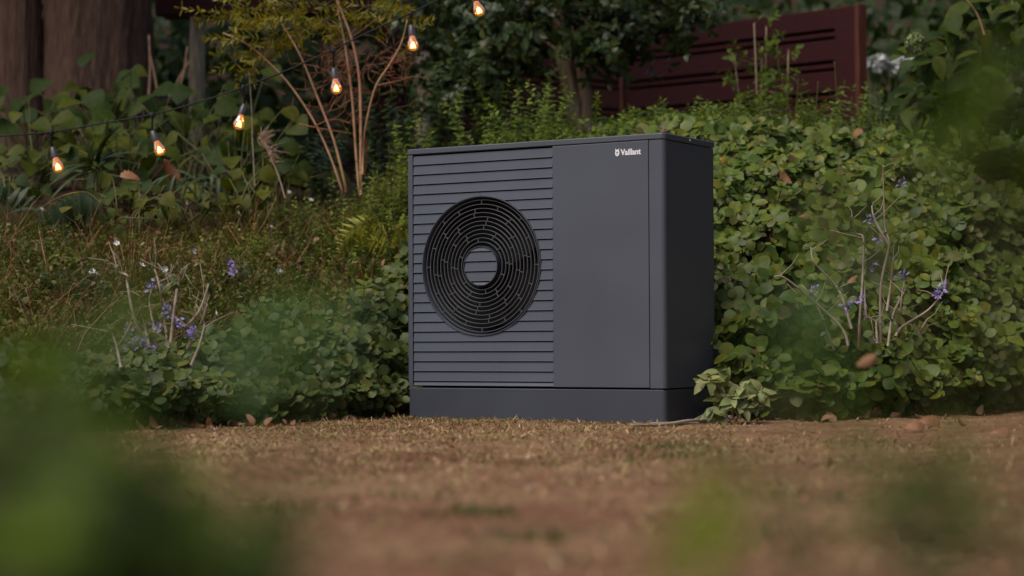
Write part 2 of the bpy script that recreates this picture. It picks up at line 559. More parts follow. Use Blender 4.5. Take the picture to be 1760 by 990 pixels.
def ground():
    gx = np.concatenate([[-200, -120, -70, -40, -25, -16, -11, -8, -6.2, -5], np.arange(-4.2, 4.2, .05), [4.3, 5, 6.2, 8, 11, 16, 25, 40, 70, 120, 200]])
    gy = np.concatenate([[-150, -80, -40, -20, -10, -5, -2, -.5, .3, .8], np.arange(1.2, 11, .05), np.arange(11, 16, .25), [16.5, 18, 20, 23, 27, 32, 40, 60, 90, 150, 250]])
    X, Y = np.meshgrid(gx, gy)
    Z = height(X, Y)
    V = np.stack([X, Y, Z], -1).reshape(-1, 3)
    nx, ny = len(gx), len(gy)
    i = np.arange(ny - 1)[:, None] * nx + np.arange(nx - 1)[None]
    Q = np.stack([i, i + 1, i + nx + 1, i + nx], -1).reshape(-1, 4)
    me = bigmesh('ground', V, Q, [])
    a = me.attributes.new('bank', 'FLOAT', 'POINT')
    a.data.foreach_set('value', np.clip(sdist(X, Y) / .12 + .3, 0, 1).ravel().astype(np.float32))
    m, n, b, o = newmat('soil')
    L = n.links.new
    tc = N(n, 'ShaderNodeTexCoord')

    def noise(sc, det=6, rough=.6):
        x = N(n, 'ShaderNodeTexNoise')
        x.inputs['Scale'].default_value = sc; x.inputs['Detail'].default_value = det; x.inputs['Roughness'].default_value = rough
        L(tc.outputs['Object'], x.inputs['Vector'])
        return x
    n1, n2, n3 = noise(1.7), noise(34, 8, .7), noise(6, 6)
    r1 = ramp(n, [(.34, (.200, .094, .055)), (.50, (.250, .134, .078)), (.66, (.320, .195, .108))])
    L(n1.outputs['Fac'], r1.inputs[0])
    r2 = ramp(n, [(.30, (.45, .40, .38)), (.5, (1, 1, 1)), (.72, (1.35, 1.28, 1.15))])
    L(n2.outputs['Fac'], r2.inputs[0])
    mx = N(n, 'ShaderNodeMix', data_type='RGBA', blend_type='MULTIPLY'); mx.inputs[0].default_value = 1
    L(r1.outputs[0], mx.inputs[6]); L(r2.outputs[0], mx.inputs[7])
    rg = ramp(n, [(.56, (0, 0, 0)), (.72, (.55, .55, .55))])
    L(n3.outputs['Fac'], rg.inputs[0])
    mg = N(n, 'ShaderNodeMix', data_type='RGBA'); mg.inputs[7].default_value = (.085, .085, .03, 1)
    L(rg.outputs[0], mg.inputs[0]); L(mx.outputs[2], mg.inputs[6])
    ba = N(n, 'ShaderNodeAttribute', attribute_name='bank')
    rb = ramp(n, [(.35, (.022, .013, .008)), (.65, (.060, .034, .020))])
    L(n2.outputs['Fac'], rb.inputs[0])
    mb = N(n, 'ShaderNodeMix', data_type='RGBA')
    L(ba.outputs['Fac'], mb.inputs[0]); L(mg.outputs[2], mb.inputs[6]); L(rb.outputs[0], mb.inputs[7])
    L(mb.outputs[2], b.inputs['Base Color'])
    b.inputs['Roughness'].default_value = .95; b.inputs['Specular IOR Level'].default_value = .1
    bp = N(n, 'ShaderNodeBump'); bp.inputs['Strength'].default_value = .9; bp.inputs['Distance'].default_value = .02
    L(n2.outputs['Fac'], bp.inputs['Height']); L(bp.outputs[0], b.inputs['Normal'])
    tag(link('ground', me, m), kind='structure')


ground()

# ------------------------------------------------------------------ heat pump
PW, PD, PH, PLH = 1.10, 0.40, 1.026, 0.125
PTH = 0.55154
pump = thing('heat_pump', (-.39846, 7.63503, 0), 'dark grey outdoor heat pump with round fan grille standing on dry lawn', 'heat pump', rz=-PTH)


def part(name, V, F, mat, smooth=False, bev=0, parent=pump, seg=2):
    o = link(name, mesh(name, V, F), mat, parent, smooth)
    if bev:
        bevel(o, bev, seg)
    return o


def arc(cx, cy, r, a0, a1, n):
    return [(cx + r * math.cos(a0 + (a1 - a0) * i / n), cy + r * math.sin(a0 + (a1 - a0) * i / n)) for i in range(n + 1)]


def rr_outline(x0, x1, y0, y1, rl, rr, rb=.004, n=8):
    e = .0015                                # extra points keep the flat faces flat-shaded up to the curve
    P = [(x0, y0 + rl + e)] + arc(x0 + rl, y0 + rl, rl, math.pi, 1.5 * math.pi, n) + [(x0 + rl + e, y0)]
    P += [(x1 - rr - e, y0)] + arc(x1 - rr, y0 + rr, rr, 1.5 * math.pi, 2 * math.pi, n) + [(x1, y0 + rr + e)]
    P += arc(x1 - rb, y1 - rb, rb, 0, .5 * math.pi, 2)
    P += arc(x0 + rb, y1 - rb, rb, .5 * math.pi, math.pi, 2)
    return P


def prism(name, P, z0, z1, mat, bev=0, parent=pump):
    n = len(P)
    V = [(x, y, z0) for x, y in P] + [(x, y, z1) for x, y in P]
    F = [tuple(range(n))[::-1], tuple(range(n, 2 * n))] + [(i, (i + 1) % n, n + (i + 1) % n, n + i) for i in range(n)]
    o = link(name, mesh(name, V, F), mat, parent, False)
    for p in o.data.polygons:
        p.use_smooth = len(p.vertices) == 4
    try:
        o.data.set_sharp_from_angle(angle=R(40))
    except Exception:
        pass
    if bev:
        bevel(o, bev, 2)
    return o


def ribbon(name, outer, inner, z0, z1, mat):
    P = outer + inner[::-1]
    return prism(name, P, z0, z1, mat, .0012)


RC = .019
# plinth, panels
prism('plinth', rr_outline(.004, PW - .002, .002, PD, .010, RC), -.03, PLH - .005, M['graphite_dark'], .002)
part('chassis', *box_data(.006, PW - .006, .095, PD - .006, PLH - .005, PH - .03), M['black_inside'])
prism('lid', rr_outline(-.002, PW + .002, -.002, PD + .002, .014, RC + .002), 1.0045, PH, M['graphite'], .0035)
o_ = [(1.0385, 0), (PW - RC - .0015, 0)] + arc(PW - RC, RC, RC, 1.5 * math.pi, 2 * math.pi, 12)
i_ = [(1.0385, .012), (PW - RC - .0015, .012)] + arc(PW - RC, RC, RC - .012, 1.5 * math.pi, 2 * math.pi, 12)
ribbon('corner_panel', o_, i_, PLH, 1.0025, M['graphite'])
o_ = arc(.012, .012, .012, math.pi, 1.5 * math.pi, 6) + [(.0255, 0)]
i_ = arc(.012, .012, .004, math.pi, 1.5 * math.pi, 6) + [(.0255, .012)]
o_ = [(0, .09)] + o_
i_ = [(.008, .09)] + i_
ribbon('end_panel', o_, i_, PLH, 1.0025, M['graphite'])
part('side_panel', *box_data(PW - .014, PW - .0022, RC + .0042, PD - .002, PLH + .0005, 1.0022), M['graphite'], bev=.0015)
part('front_cover', *box_data(.6435, 1.0365, -.0018, .030, PLH + .002, 1.0022), M['graphite'], bev=.0015)
part('back_panel', *box_data(.004, PW - .016, PD - .004, PD - .0005, PLH, 1.002), M['graphite'])
# small screw on the lid's side
bm_v, bm_f = [], []
for i in range(10):
    t = 2 * math.pi * i / 10
    bm_v.append((PW + .0035, .198 + .004 * math.cos(t), 1.0155 + .004 * math.sin(t)))
part('screw', bm_v + [(x - .004, y, z) for x, y, z in bm_v], [tuple(range(10))] + [(i, (i + 1) % 10, 10 + (i + 1) % 10, 10 + i) for i in range(10)], M['white_print'])

# louvre slats
FX, FZ, FR = .330, .575, .262
X0, X1 = .0285, .6415
DR = .0735


def slat_geo(z0, z1, xl, xr, cut=None, keep=None, rows=8, sides=(0, 1)):
    """one louvre blade: front leans out at the bottom, a lip turns back under it"""
    V, F = [], []

    def gap(z):
        return math.sqrt(max(0, cut * cut - (z - FZ) ** 2)) if cut and abs(z - FZ) < cut else 0

    prof = []
    for i in range(rows + 1):
        t = i / rows
        prof.append((z0 + (z1 - z0) * t, .0005 + .0045 * t))
    pr = [(z0 + .0006, .016), (z0, .0022), (z0 + .0012, .0004)] + prof[1:] + [(z1 + .001, .008), (z1 + .001, .017)]
    for side in sides:
        base = len(V)
        for z, y in pr:
            zz = min(max(z, z0), z1)
            if keep:
                hw = math.sqrt(max(0, keep * keep - (zz - FZ) ** 2)) if abs(zz - FZ) < keep else 0
                a, b = (FX - hw, FX + hw)
            elif len(sides) == 2 and not cut:
                a, b = xl, xr
            else:
                g = gap(zz)
                a, b = (xl, FX - g) if side == 0 else (FX + g, xr)
            V.extend([(a, y, z), (b, y, z)])
        for i in range(len(pr) - 1):
            F.append((base + 2 * i, base + 2 * i + 1, base + 2 * i + 3, base + 2 * i + 2))
        if keep or (len(sides) == 2 and not cut):
            break
    return V, F


PITCHZ = .0372
edges_z = [.1275] + [.1445 + PITCHZ * k for k in range(24)]
edges_z[-1] = 1.0008
for k in range(len(edges_z) - 1):
    za, zb = edges_z[k] + .0008, edges_z[k + 1] - .0028
    lo_, hi_ = za - FZ, zb - FZ
    if min(abs(lo_), abs(hi_)) >= FR and lo_ * hi_ > 0:
        part('slat', *slat_geo(za, zb, X0, X1), M['graphite'])
    elif max(abs(lo_), abs(hi_)) < FR:
        for sd in (0, 1):                       # blade interrupted by the fan opening: two pieces
            part('slat', *slat_geo(za, zb, X0, X1, cut=FR, sides=(sd,)), M['graphite'])
    else:
        V, F = slat_geo(za, zb, X0, X1, cut=FR, rows=14)
        me_ = mesh('slat', V, F)
        bmw = bmesh.new(); bmw.from_mesh(me_); bmesh.ops.remove_doubles(bmw, verts=bmw.verts, dist=1e-5); bmw.to_mesh(me_); bmw.free()
        link('slat', me_, M['graphite'], pump, False)
# narrow side channels closing the louvre field
part('slat_channel', *box_data(.0265, .028, .003, .030, PLH + .001, 1.0015), M['black_inside'])

# fan grille: opening rim, concentric rings with staggered bridges, slatted hub disc
gr = bpy.data.objects.new('fan_grille', None)


def ring_geo(r0, r1, y0, y1, n=96):
    V, F = [], []
    for i in range(n):
        t = 2 * math.pi * i / n
        c, s = math.cos(t), math.sin(t)
        for r, y in ((r0, y0), (r1, y0), (r1, y1), (r0, y1)):
            V.append((FX + r * c, y, FZ + r * s))
    for i in range(n):
        j = (i + 1) % n
        for k in range(4):
            k2 = (k + 1) % 4
            F.append((4 * i + k, 4 * i + k2, 4 * j + k2, 4 * j + k))
    return V, F


def sm(o):
    o.data.polygons.foreach_set('use_smooth', np.ones(len(o.data.polygons), dtype=bool))
    try:
        o.data.set_sharp_from_angle(angle=R(35))
    except Exception:
        pass
    return o


# the rim: funnel from the louvre plane back into the casing
rimV, rimF = [], []
nrm_ = 128
prof = [(FR + .0005, .0035), (FR - .0015, -.0012), (FR - .004, -.0014), (FR - .006, .001), (FR - .0095, .030), (FR - .010, .090)]
for i in range(nrm_):
    t = 2 * math.pi * i / nrm_
    for r, y in prof:
        rimV.append((FX + r * math.cos(t), y, FZ + r * math.sin(t)))
np_ = len(prof)
for i in range(nrm_):
    j = (i + 1) % nrm_
    for k in range(np_ - 1):
        rimF.append((i * np_ + k, i * np_ + k + 1, j * np_ + k + 1, j * np_ + k))
grille = link('fan_grille', mesh('fan_grille', rimV, rimF), M['graphite_dark'], pump, True)
sm(grille)
radii = [FR * (400 - 25.5 * i) / 426 for i in range(11)]
for i, r in enumerate(radii):
    V, F = ring_geo(r - .0009, r + .0009, .009, .017)
    if i < len(radii) - 1:
        r2 = radii[i + 1]
        nb = 8 if i < 6 else 6
        for k in range(nb):
            t = 2 * math.pi * (k + .37 * i + .11 * ((i * 7) % 5)) / nb
            ex = Vector((math.cos(t), 0, math.sin(t))); ey = Vector((-math.sin(t), 0, math.cos(t)))
            b0 = len(V)
            for rr_ in (r2 + .0008, r - .0008):
                for sy in (-.0011, .0011):
                    for yy in (.0095, .016):
                        V.append(tuple(Vector((FX, yy, FZ)) + ex * rr_ + ey * sy))
            F += [(b0, b0 + 2, b0 + 6, b0 + 4), (b0 + 1, b0 + 5, b0 + 7, b0 + 3), (b0, b0 + 4, b0 + 5, b0 + 1), (b0 + 2, b0 + 3, b0 + 7, b0 + 6)]
    sm(link('grille_ring', mesh('grille_ring', V, F), M['grille'], grille, True))
# hub disc
V, F = ring_geo(DR - .0015, DR + .001, -.0006, .060)
sm(link('hub_rim', mesh('hub_rim', V, F), M['graphite_dark'], grille, True))
for k in range(len(edges_z) - 1):
    za, zb = edges_z[k] + .0008, edges_z[k + 1] - .0028
    lo, hi = max(za, FZ - DR + .002), min(zb, FZ + DR - .002)
    if hi - lo > .004:
        V, F = slat_geo(lo, hi, 0, 0, keep=DR - .0012)
        link('hub_slat', mesh('hub_slat', V, F), M['graphite'], grille, False)

# fan blades deep in the dark casing
Vb, Fb = ring_geo(.02, .062, .062, .085, 24)
for k in range(3):
    b0 = len(Vb)
    for i in range(8):
        r = .06 + (.235 - .06) * i / 7
        t0 = 2 * math.pi * k / 3 + .35 * i / 7
        for dt, yy in ((0, .060), (.75 - .02 * i, .088)):
            Vb.append((FX + r * math.cos(t0 + dt), yy, FZ + r * math.sin(t0 + dt)))
    for i in range(7):
        Fb.append((b0 + 2 * i, b0 + 2 * i + 1, b0 + 2 * i + 3, b0 + 2 * i + 2))
link('fan', mesh('fan', Vb, Fb), M['black_inside'], pump, True)


# lettering and emblem
def text_mesh(body, size, off):
    cu = bpy.data.curves.new('brand_lettering', 'FONT')
    cu.body = body; cu.size = size; cu.offset = off; cu.extrude = .0004; cu.resolution_u = 4
    ob = bpy.data.objects.new('tmp', cu)
    COL.objects.link(ob)
    dg = bpy.context.evaluated_depsgraph_get(); dg.update()
    me = bpy.data.meshes.new_from_object(ob.evaluated_get(dg))
    COL.objects.unlink(ob); bpy.data.objects.remove(ob)
    return me


tm = text_mesh('Vaillant', .0295, .0009)
co = np.zeros(len(tm.vertices) * 3); tm.vertices.foreach_get('co', co); co = co.reshape(-1, 3)
sx = .0815 / (co[:, 0].max() - co[:, 0].min())
new = np.stack([.9262 + (co[:, 0] - co[:, 0].min()) * sx, -.0022 - co[:, 2], .9553 + co[:, 1]], -1)
tm.vertices.foreach_set('co', new.ravel()); tm.update()
tm.name = 'brand_lettering'
link('brand_lettering', tm, M['white_print'], pump, False)
# emblem: egg-shaped ring, two upright ears, a small face patch
EV, EF = [], []
ex, ez, ea, eb = .9125, .9640, .0088, .0118
nE = 28
for i in range(nE):
    t = 2 * math.pi * i / nE
    for k, kz in ((1.0, 1.0), (.44, .50)):
        EV.append((ex + ea * k * math.cos(t), -.0024, ez - .0008 * (k < 1) + eb * kz * math.sin(t)))
for i in range(nE):
    j = (i + 1) % nE
    EF.append((2 * i, 2 * j, 2 * j + 1, 2 * i + 1))
b0 = len(EV)
for sgn in (-1, 1):
    b0 = len(EV)
    EV += [(ex + sgn * .0022, -.0025, ez + .0095), (ex + sgn * .0072, -.0025, ez + .0070), (ex + sgn * .0080, -.0025, ez + .0168)]
    EF.append((b0, b0 + 1, b0 + 2) if sgn < 0 else (b0 + 1, b0, b0 + 2))
b0 = len(EV)
for i in range(12):
    t = 2 * math.pi * i / 12
    EV.append((ex + .0030 * math.cos(t), -.0024, ez - .0022 + .0026 * math.sin(t)))
EF.append(tuple(range(b0, b0 + 12)))
link('brand_emblem', mesh('brand_emblem', EV, EF), M['white_print'], pump, False)


# ------------------------------------------------------------------ timber: fence, deck
def plank(name, a, b, h, t, mat, parent, z0, z1=None):
    """board from ground point a to b, height h, thickness t, bottom at z0 (z1 at b)"""
    z1 = z0 if z1 is None else z1
    a, b = Vector(a), Vector(b)
    d = (b - a); d.z = 0; d.normalize()
    nrm = Vector((-d.y, d.x, 0)) * (t / 2)
    rl = Vector(parent.location)
    V = []
    for p, z in ((a, z0), (b, z1)):
        for s_ in (-1, 1):
            for dz in (0, h):
                q = Vector((p.x, p.y, z + dz)) + nrm * s_
                V.append(tuple(q - rl))
    F = [(0, 1, 3, 2), (4, 6, 7, 5), (0, 4, 5, 1), (2, 3, 7, 6), (0, 2, 6, 4), (1, 5, 7, 3)]
    o = link(name, mesh(name, V, F), mat, parent, False)
    bevel(o, .004, 1)
    return o


def fence(a, b, za, zb, nrow, label, base):
    """boards and slim slats in turn, with gaps kept dark by an added backing; za / zb: top at each end"""
    f = thing('wooden_fence', (base[0], base[1], base[2]), label, 'fence')
    a, b = Vector(a), Vector(b)
    d = (b - a); L_ = d.length; d.normalize()
    z = 0.0
    hs = [(.122, 'board'), (.019, 'gap'), (.026, 'slat'), (.019, 'gap')] * nrow
    for h, k in hs:
        z += h
        if k == 'gap':
            continue
        plank(k, a, b, h, .034 if k == 'board' else .022, M['red_wood'], f, za - z, zb - z)
    nb = Vector((-d.y, d.x, 0)); nb = nb if nb.y > 0 else -nb
    plank('back_panel', a + nb * .05, b + nb * .05, z - .04, .016, M['red_wood'], f, za - z + .01, zb - z + .01)  # added board, shuts out the leaves behind so the gaps look shaded
    return f, d, z


fA, fB = at(1072, 100, 13.4), at(1476, 60, 11.6)
zA, zB = at(1072, 62, 13.4).z, at(1476, 9, 11.6).z
f1, fd, fz = fence((fA.x, fA.y, 0), (fB.x, fB.y, 0), zA, zB, 5, 'dark red horizontal board fence at the upper right behind the hedge', (fB.x, fB.y, H(fB.x, fB.y)))
back = Vector((-fd.y, fd.x, 0)); back = back if back.y > 0 else -back
# framed end panel and posts
e0 = fB - fd * .165
plank('end_board', (e0 - back * .026)[:], (fB - back * .026)[:], .93, .014, M['red_wood'], f1, zB - .93)
plank('end_post', (fB + fd * .001)[:], (fB + fd * .032)[:], 1.0, .07, M['red_wood_edge'], f1, zB - .995)
for t in (.02, .5):
    p = fA.lerp(fB, t) + back * .09
    plank('post', p[:], (p + fd * .08)[:], 1.0, .05, M['red_wood'], f1, zA + (zB - zA) * t - 1.0)
p = fA - back * .03
plank('corner_batten', p[:], (p + fd * .03)[:], .8, .02, M['red_wood_edge'], f1, zA - .82)
gA, gB = at(640, 60, 15.2), at(1066, 60, 13.45)
zA2, zB2 = at(640, 40, 15.2).z, at(1066, 62, 13.45).z
f2, fd2, _ = fence((gA.x, gA.y, 0), (gB.x, gB.y, 0), zA2, zB2, 5, 'shaded return of the dark red fence behind the dark-leaved tree', (gB.x, gB.y, H(gB.x, gB.y)))

# deck: red beam carried on round posts
dk = thing('garden_deck', at(340, 180, 13.2), 'dark red deck edge beam carried on round weathered posts at the upper left', 'deck')
dk.location.z = H(dk.location.x, dk.location.y)
b0, b1 = at(268, 20, 13.0), at(640, 8, 13.0)
plank('beam', b0[:], b1[:], .26, .08, M['red_wood'], dk, at(268, 27, 13.0).z, at(640, 22, 13.0).z)
plank('beam', (b0 + Vector((0, .3, 0)))[:], (b1 + Vector((0, .3, 0)))[:], .2, .08, M['red_wood'], dk, at(268, 20, 13).z, at(640, 16, 13).z)
for px, w in ((340, .052), (727, .05)):
    pt = at(px, 28 if px < 500 else 90, 13.15)
    pb = Vector((pt.x, pt.y, H(pt.x, pt.y) - .1))
    tubes('post', [([pb, pb.lerp(pt, .3) + rv(.006), pb.lerp(pt, .65) + rv(.006), pt], w * 1.05, w * .95)], M['post_wood'], dk, 14)


# ------------------------------------------------------------------ string of lights
LD = 8.7
cable_px = [(-120, 243), (-40, 238), (0, 234), (88, 227), (175, 212), (262, 197), (340, 176), (418, 150), (500, 118), (573, 85), (640, 52), (707, 22), (760, -4), (812, -32), (900, -75)]
sl_root = thing('string_lights', at(88, 227, LD), 'black cable of small glowing clear bulbs slung across the upper left', 'string lights')
cab = smooth_path([at(x, y, LD) for x, y in cable_px], 5)
tubes('cable', [(cab, .0036, .0036)], M['rubber'], sl_root, 6)


def lathe(profile, n=16):
    V, F = [], []
    for r, z in profile:
        for i in range(n):
            t = 2 * math.pi * i / n
            V.append((r * math.cos(t), r * math.sin(t), z))
    for k in range(len(profile) - 1):
        for i in range(n):
            j = (i + 1) % n
            F.append((k * n + i, k * n + j, (k + 1) * n + j, (k + 1) * n + i))
    return V, F


sock_me = mesh('socket', *lathe([(.001, .052), (.011, .051), (.012, .040), (.0155, .036), (.0165, .004), (.0175, 0), (.0165, -.001), (.001, -.001)]))
glass_me = mesh('bulb', *lathe([(.0128, 0), (.0135, -.006), (.0165, -.016), (.0225, -.030), (.0255, -.042), (.0255, -.052), (.022, -.062), (.014, -.069), (.004, -.0715), (.0005, -.0717)], 20))
fp = []
for k in range(6):
    t = 2 * math.pi * k / 6
    a = Vector((.003 * math.cos(t), .003 * math.sin(t), -.030)); b_ = Vector((.0115 * math.cos(t + .3), .0115 * math.sin(t + .3), -.057))
    c = Vector((.006 * math.cos(t + .55), .006 * math.sin(t + .55), -.036))
    fp.append(([a, b_, c], .0009, .0009))
V, Q, T = tube_data(fp, 4)
fil_me = bigmesh('filament', [tuple(v) for v in V], Q, T)
stem_me = mesh('glass_stem', *lathe([(.006, 0), (.004, -.02), (.003, -.028), (.0005, -.03)], 8))
conn_me = mesh('connector', *lathe([(.001, .012), (.008, .010), (.009, -.006), (.007, -.014), (.004, -.022), (.004, -.04), (.001, -.041)], 10))
bulbs = [((88, 227), (89.5, 252), (101, 292)), ((262, 197), (261.5, 224), (276, 262)), ((418, 150), (420.5, 178), (410, 216)), ((573, 86), (573.5, 116), (578, 152)), ((707, 22), (706.5, 42), (709.5, 76)), ((812, -32), (811, -16), (820, 9))]
for c_, s_, e_ in bulbs:
    pc, ps, pe = at(*c_, LD), at(*s_, LD), at(*e_, LD)
    q = (ps - pe).normalized().to_track_quat('Z', 'Y')
    top = ps
    so_ = link('socket', sock_me, M['socket'], sl_root)
    so_.scale = (.93, .93, .93)
    so_.location = ps - q @ Vector((0, 0, .050)) - sl_root.location
    so_.rotation_euler = q.to_euler()
    for nm, me, mt in (('bulb', glass_me, 'bulb_glass'), ('filament', fil_me, 'filament'), ('connector', conn_me, 'rubber')):
        if nm == 'connector':
            o = link(nm, me, M[mt], sl_root); o.location = pc - sl_root.location
            tubes('drop_wire', [([pc - Vector((0, 0, .03)), pc.lerp(ps, .6), ps], .0042, .0042)], M['rubber'], sl_root, 5)
        else:
            o = link(nm, me, M[mt], so_)
    pl = bpy.data.lights.new('bulb_light', 'POINT')
    pl.energy = .5; pl.color = (1, .55, .25); pl.shadow_soft_size = .004
    plo = bpy.data.objects.new('bulb_light', pl); COL.objects.link(plo)
    plo.parent = so_; plo.location = (0, 0, -.048)


# ------------------------------------------------------------------ big tree at the upper left
def trunk_mesh(pts, radii_, sides=120, flute=.035, seed=0):
    V, Q = [], []
    n = len(pts)
    for i, (p, r) in enumerate(zip(pts, radii_)):
        for k in range(sides):
            t = 2 * math.pi * k / sides
            w = 1 + flute * (math.sin(3 * t + seed + .08 * i) + .6 * math.sin(7 * t + 1.3 * seed + .05 * i) + .4 * math.sin(13 * t + seed * 2.1 - .1 * i)) + .012 * math.sin(31 * t + 2.5 * math.sin(.5 * i + seed)) + .012 * math.sin(47 * t + 3 * math.sin(.8 * i + 5 * t)) + .006 * random.uniform(-1, 1)
            V.append((p[0] + r * w * math.cos(t), p[1] + r * w * math.sin(t), p[2]))
    for i in range(n - 1):
        for k in range(sides):
            k2 = (k + 1) % sides
            Q.append((i * sides + k, i * sides + k2, (i + 1) * sides + k2, (i + 1) * sides + k))
    return np.array(V), Q


TD = 12.4
tb = at(168, 170, TD)
tb.z = H(tb.x, tb.y) - .1
tree = thing('big_tree', tb, 'massive old tree with two furrowed brown trunks at the upper left', 'tree')


def trunk(px, w_top, w_bot, lean, seed, d):
    base = at(px, 150, d)
    pts, rad = [], []
    zb = H(base.x, base.y) - .1
    for i in range(90):
        t = i / 89
        z = zb + 5.0 * t
        zz = z - base.z
        pts.append((base.x + lean * zz, base.y + .05 * zz, z))
        r = w_top + (w_bot - w_top) * math.exp(-max(0, z - zb) * 1.5)
        rad.append(r * FPX ** -1 * d)
    V, Q = trunk_mesh(pts, rad, seed=seed)
    V = V - np.array(tree.location)
    link('trunk', bigmesh('trunk', V, Q, []), M['bark'], tree)
    return pts[-1]


t1 = trunk(170, 84, 108, -.02, 1.0, TD)
t2 = trunk(36, 36, 46, -.03, 2.4, TD - .1)
limbs = []
crown_c = []
for k in range(9):
    a = 2 * math.pi * k / 9 + .3
    st = Vector(t1) - Vector((0, 0, random.uniform(0, 1.2)))
    e = st + Vector((math.cos(a) * random.uniform(2.4, 4.0), math.sin(a) * random.uniform(2, 3.4), random.uniform(.3, 2.0)))
    limbs.append((smooth_path([st, st.lerp(e, .5) + Vector((0, 0, .35)), e]), .13, .02))
    crown_c += [st.lerp(e, .5), st.lerp(e, .75), e]
tubes('limb', limbs, M['bark'], tree, 8)
cl = Leafage(tree, 'ovate', M['far_leaf'], nmax=0, mass='crown')  # unseen crown, added and trimmed to shade only the upper left
for c in crown_c:
    for _ in range(190):
        p = c + Vector((random.gauss(0, .75), random.gauss(0, .75), random.gauss(.2, .4)))
        if p.z < 3.6 or p.x > -.5:
            continue
        cl.add(p, rv() + Vector((0, 0, -.4)), rv(.8) + Vector((0, 0, 1)), random.uniform(.2, .36))
cl.build()

# ------------------------------------------------------------------ far wood behind everything, plus an added unseen screen at the right
fw = Leafage(None, 'ovate', M['far_leaf'], nmax=0, mass='far_wood_and_screen')
for _ in range(9000):
    y = random.uniform(14.5, 19)
    x = random.uniform(-.36, .36) * y
    z = H(x, y) + abs(random.gauss(0, 1)) * 1.1 + .05
    fw.add((x, y, z), rv() + Vector((0, -.3, -.3)), rv(.9) + Vector((-.2, -.6, .6)), random.uniform(.10, .22))
for _ in range(5200):  # added foliage outside the view, keeps sky light off the pump's side
    y = random.uniform(2.5, 12.5)
    x = max(3.3, .30 * y + .45) + abs(random.gauss(0, .55))
    z = H(x, y) + random.uniform(0, 3.4)
    fw.add((x, y, z), rv() + Vector((-.3, 0, -.3)), rv(.9) + Vector((-.6, -.2, .6)), random.uniform(.14, .28))
fw.build()
o = bpy.data.objects.get('far_wood_and_screen')
tag(o, 'dark shaded mass of foliage beyond the fence and deck', 'woodland')


# ------------------------------------------------------------------ plant builders
def sprig(leafage, base, dirv, length, n, size, stems, whorl=2, up=.35, r=.0022, bend=.12, taper=.5, face=(0, -.35, .8)):
    """stem with leaves in whorls; the tip carries a rosette"""
    d = Vector(dirv).normalized()
    pts = [Vector(base)]
    cur = d.copy()
    for i in range(5):
        cur = (cur + rv(bend)).normalized()
        pts.append(pts[-1] + cur * (length / 5))
    stems.append((pts, r, r * .45))
    fc = Vector(face)
    for i in range(n):
        t = .25 + .75 * (i + .5) / n if n > 1 else 1
        k = min(4, int(t * 5)); p = pts[k].lerp(pts[k + 1], t * 5 - k)
        ax = (pts[k + 1] - pts[k]).normalized()
        a0 = random.uniform(0, 6.28)
        s1 = ax.orthogonal().normalized(); s2 = ax.cross(s1)
        for w in range(whorl):
            a = a0 + 2 * math.pi * w / whorl + random.uniform(-.3, .3)
            out = s1 * math.cos(a) + s2 * math.sin(a)
            f = out + ax * up * random.uniform(.4, 1.6) + rv(.15)
            leafage.add(p + out * r, f, ax + fc * .8 + rv(.35), size * (1 - taper * max(0, t - .6)) * random.uniform(.7, 1.15))
    # tip
    p, ax = pts[-1], (pts[-1] - pts[-2]).normalized()
    for w in range(3):
        leafage.add(p, ax + rv(.8), ax.orthogonal() + fc, size * random.uniform(.35, .7))
    return pts[-1]


def lump(x, y):
    return .5 + .5 * vnoise(np.asarray(x) * 2.1 + 5, np.asarray(y) * 2.1 + 2)


def groundcover(root, xr, sr_, nros, size, mat, keep=lambda x, y, s: True, kind='round', hgt=(.03, .20), nl=(4, 6), nmax=300, stem_every=3, sink=1.0):
    lf = Leafage(root, kind, mat, nmax=nmax)
    stems = []
    made = tries = 0
    while made < nros and tries < nros * 8:
        tries += 1
        x = random.uniform(*xr); s = random.uniform(*sr_)
        y = float(np.interp(x, BX, BY)) + s / .93
        if not keep(x, y, s):
            continue
        e = .03
        h0 = H(x, y)
        nz = Vector((h0 - H(x + e, y), h0 - H(x, y + e), e)).normalized()
        thick = hgt[0] + (hgt[1] - hgt[0]) * random.random() ** .8 * (.45 + .8 * float(lump(x, y)))
        c = Vector((x, y, h0)) + nz * thick + rv(.012)
        ax = (nz * .6 + Vector((-.15, -.75, .5)) + rv(.5)).normalized()
        s1 = ax.orthogonal().normalized(); s2 = ax.cross(s1)
        k = random.randint(*nl)
        a0 = random.uniform(0, 6.28)
        sz = size * random.uniform(.55, 1.3)
        for q in range(k):
            inner = q >= 4
            a = a0 + 2 * math.pi * q / min(k, 4) + (0.8 if inner else 0) + random.uniform(-.25, .25)
            out = s1 * math.cos(a) + s2 * math.sin(a)
            f = out + ax * (random.uniform(.6, 1.2) if inner else random.uniform(-.15, .55))
            lf.add(c + ax * (.008 if inner else 0) + out * .006, f, ax + rv(.25), sz * (.6 if inner else random.uniform(.8, 1.1)))
        if made % stem_every == 0:
            stems.append(([c, c - ax * thick * .5 + rv(.01), Vector((x, y, h0)) + rv(.03)], .0022, .0028))
        made += 1
    lf.build()
    if stems:
        tubes('stem', stems, M['stem_brown'], root, 4, kind='stuff')


# ---- right: the tall bank of round leaves
rg = thing('groundcover_hedge', (1.5, 8.2, H(1.5, 8.2)), 'dense bank of round green leaves covering the slope right of the heat pump', 'ground cover')
groundcover(rg, (.62, 3.1), (-.10, 1.5), 4700, .052, M['round_leaf'], hgt=(.02, .26), keep=lambda x, y, s: not (x < .80 and y < 7.62) and x - .2 < .285 * y)
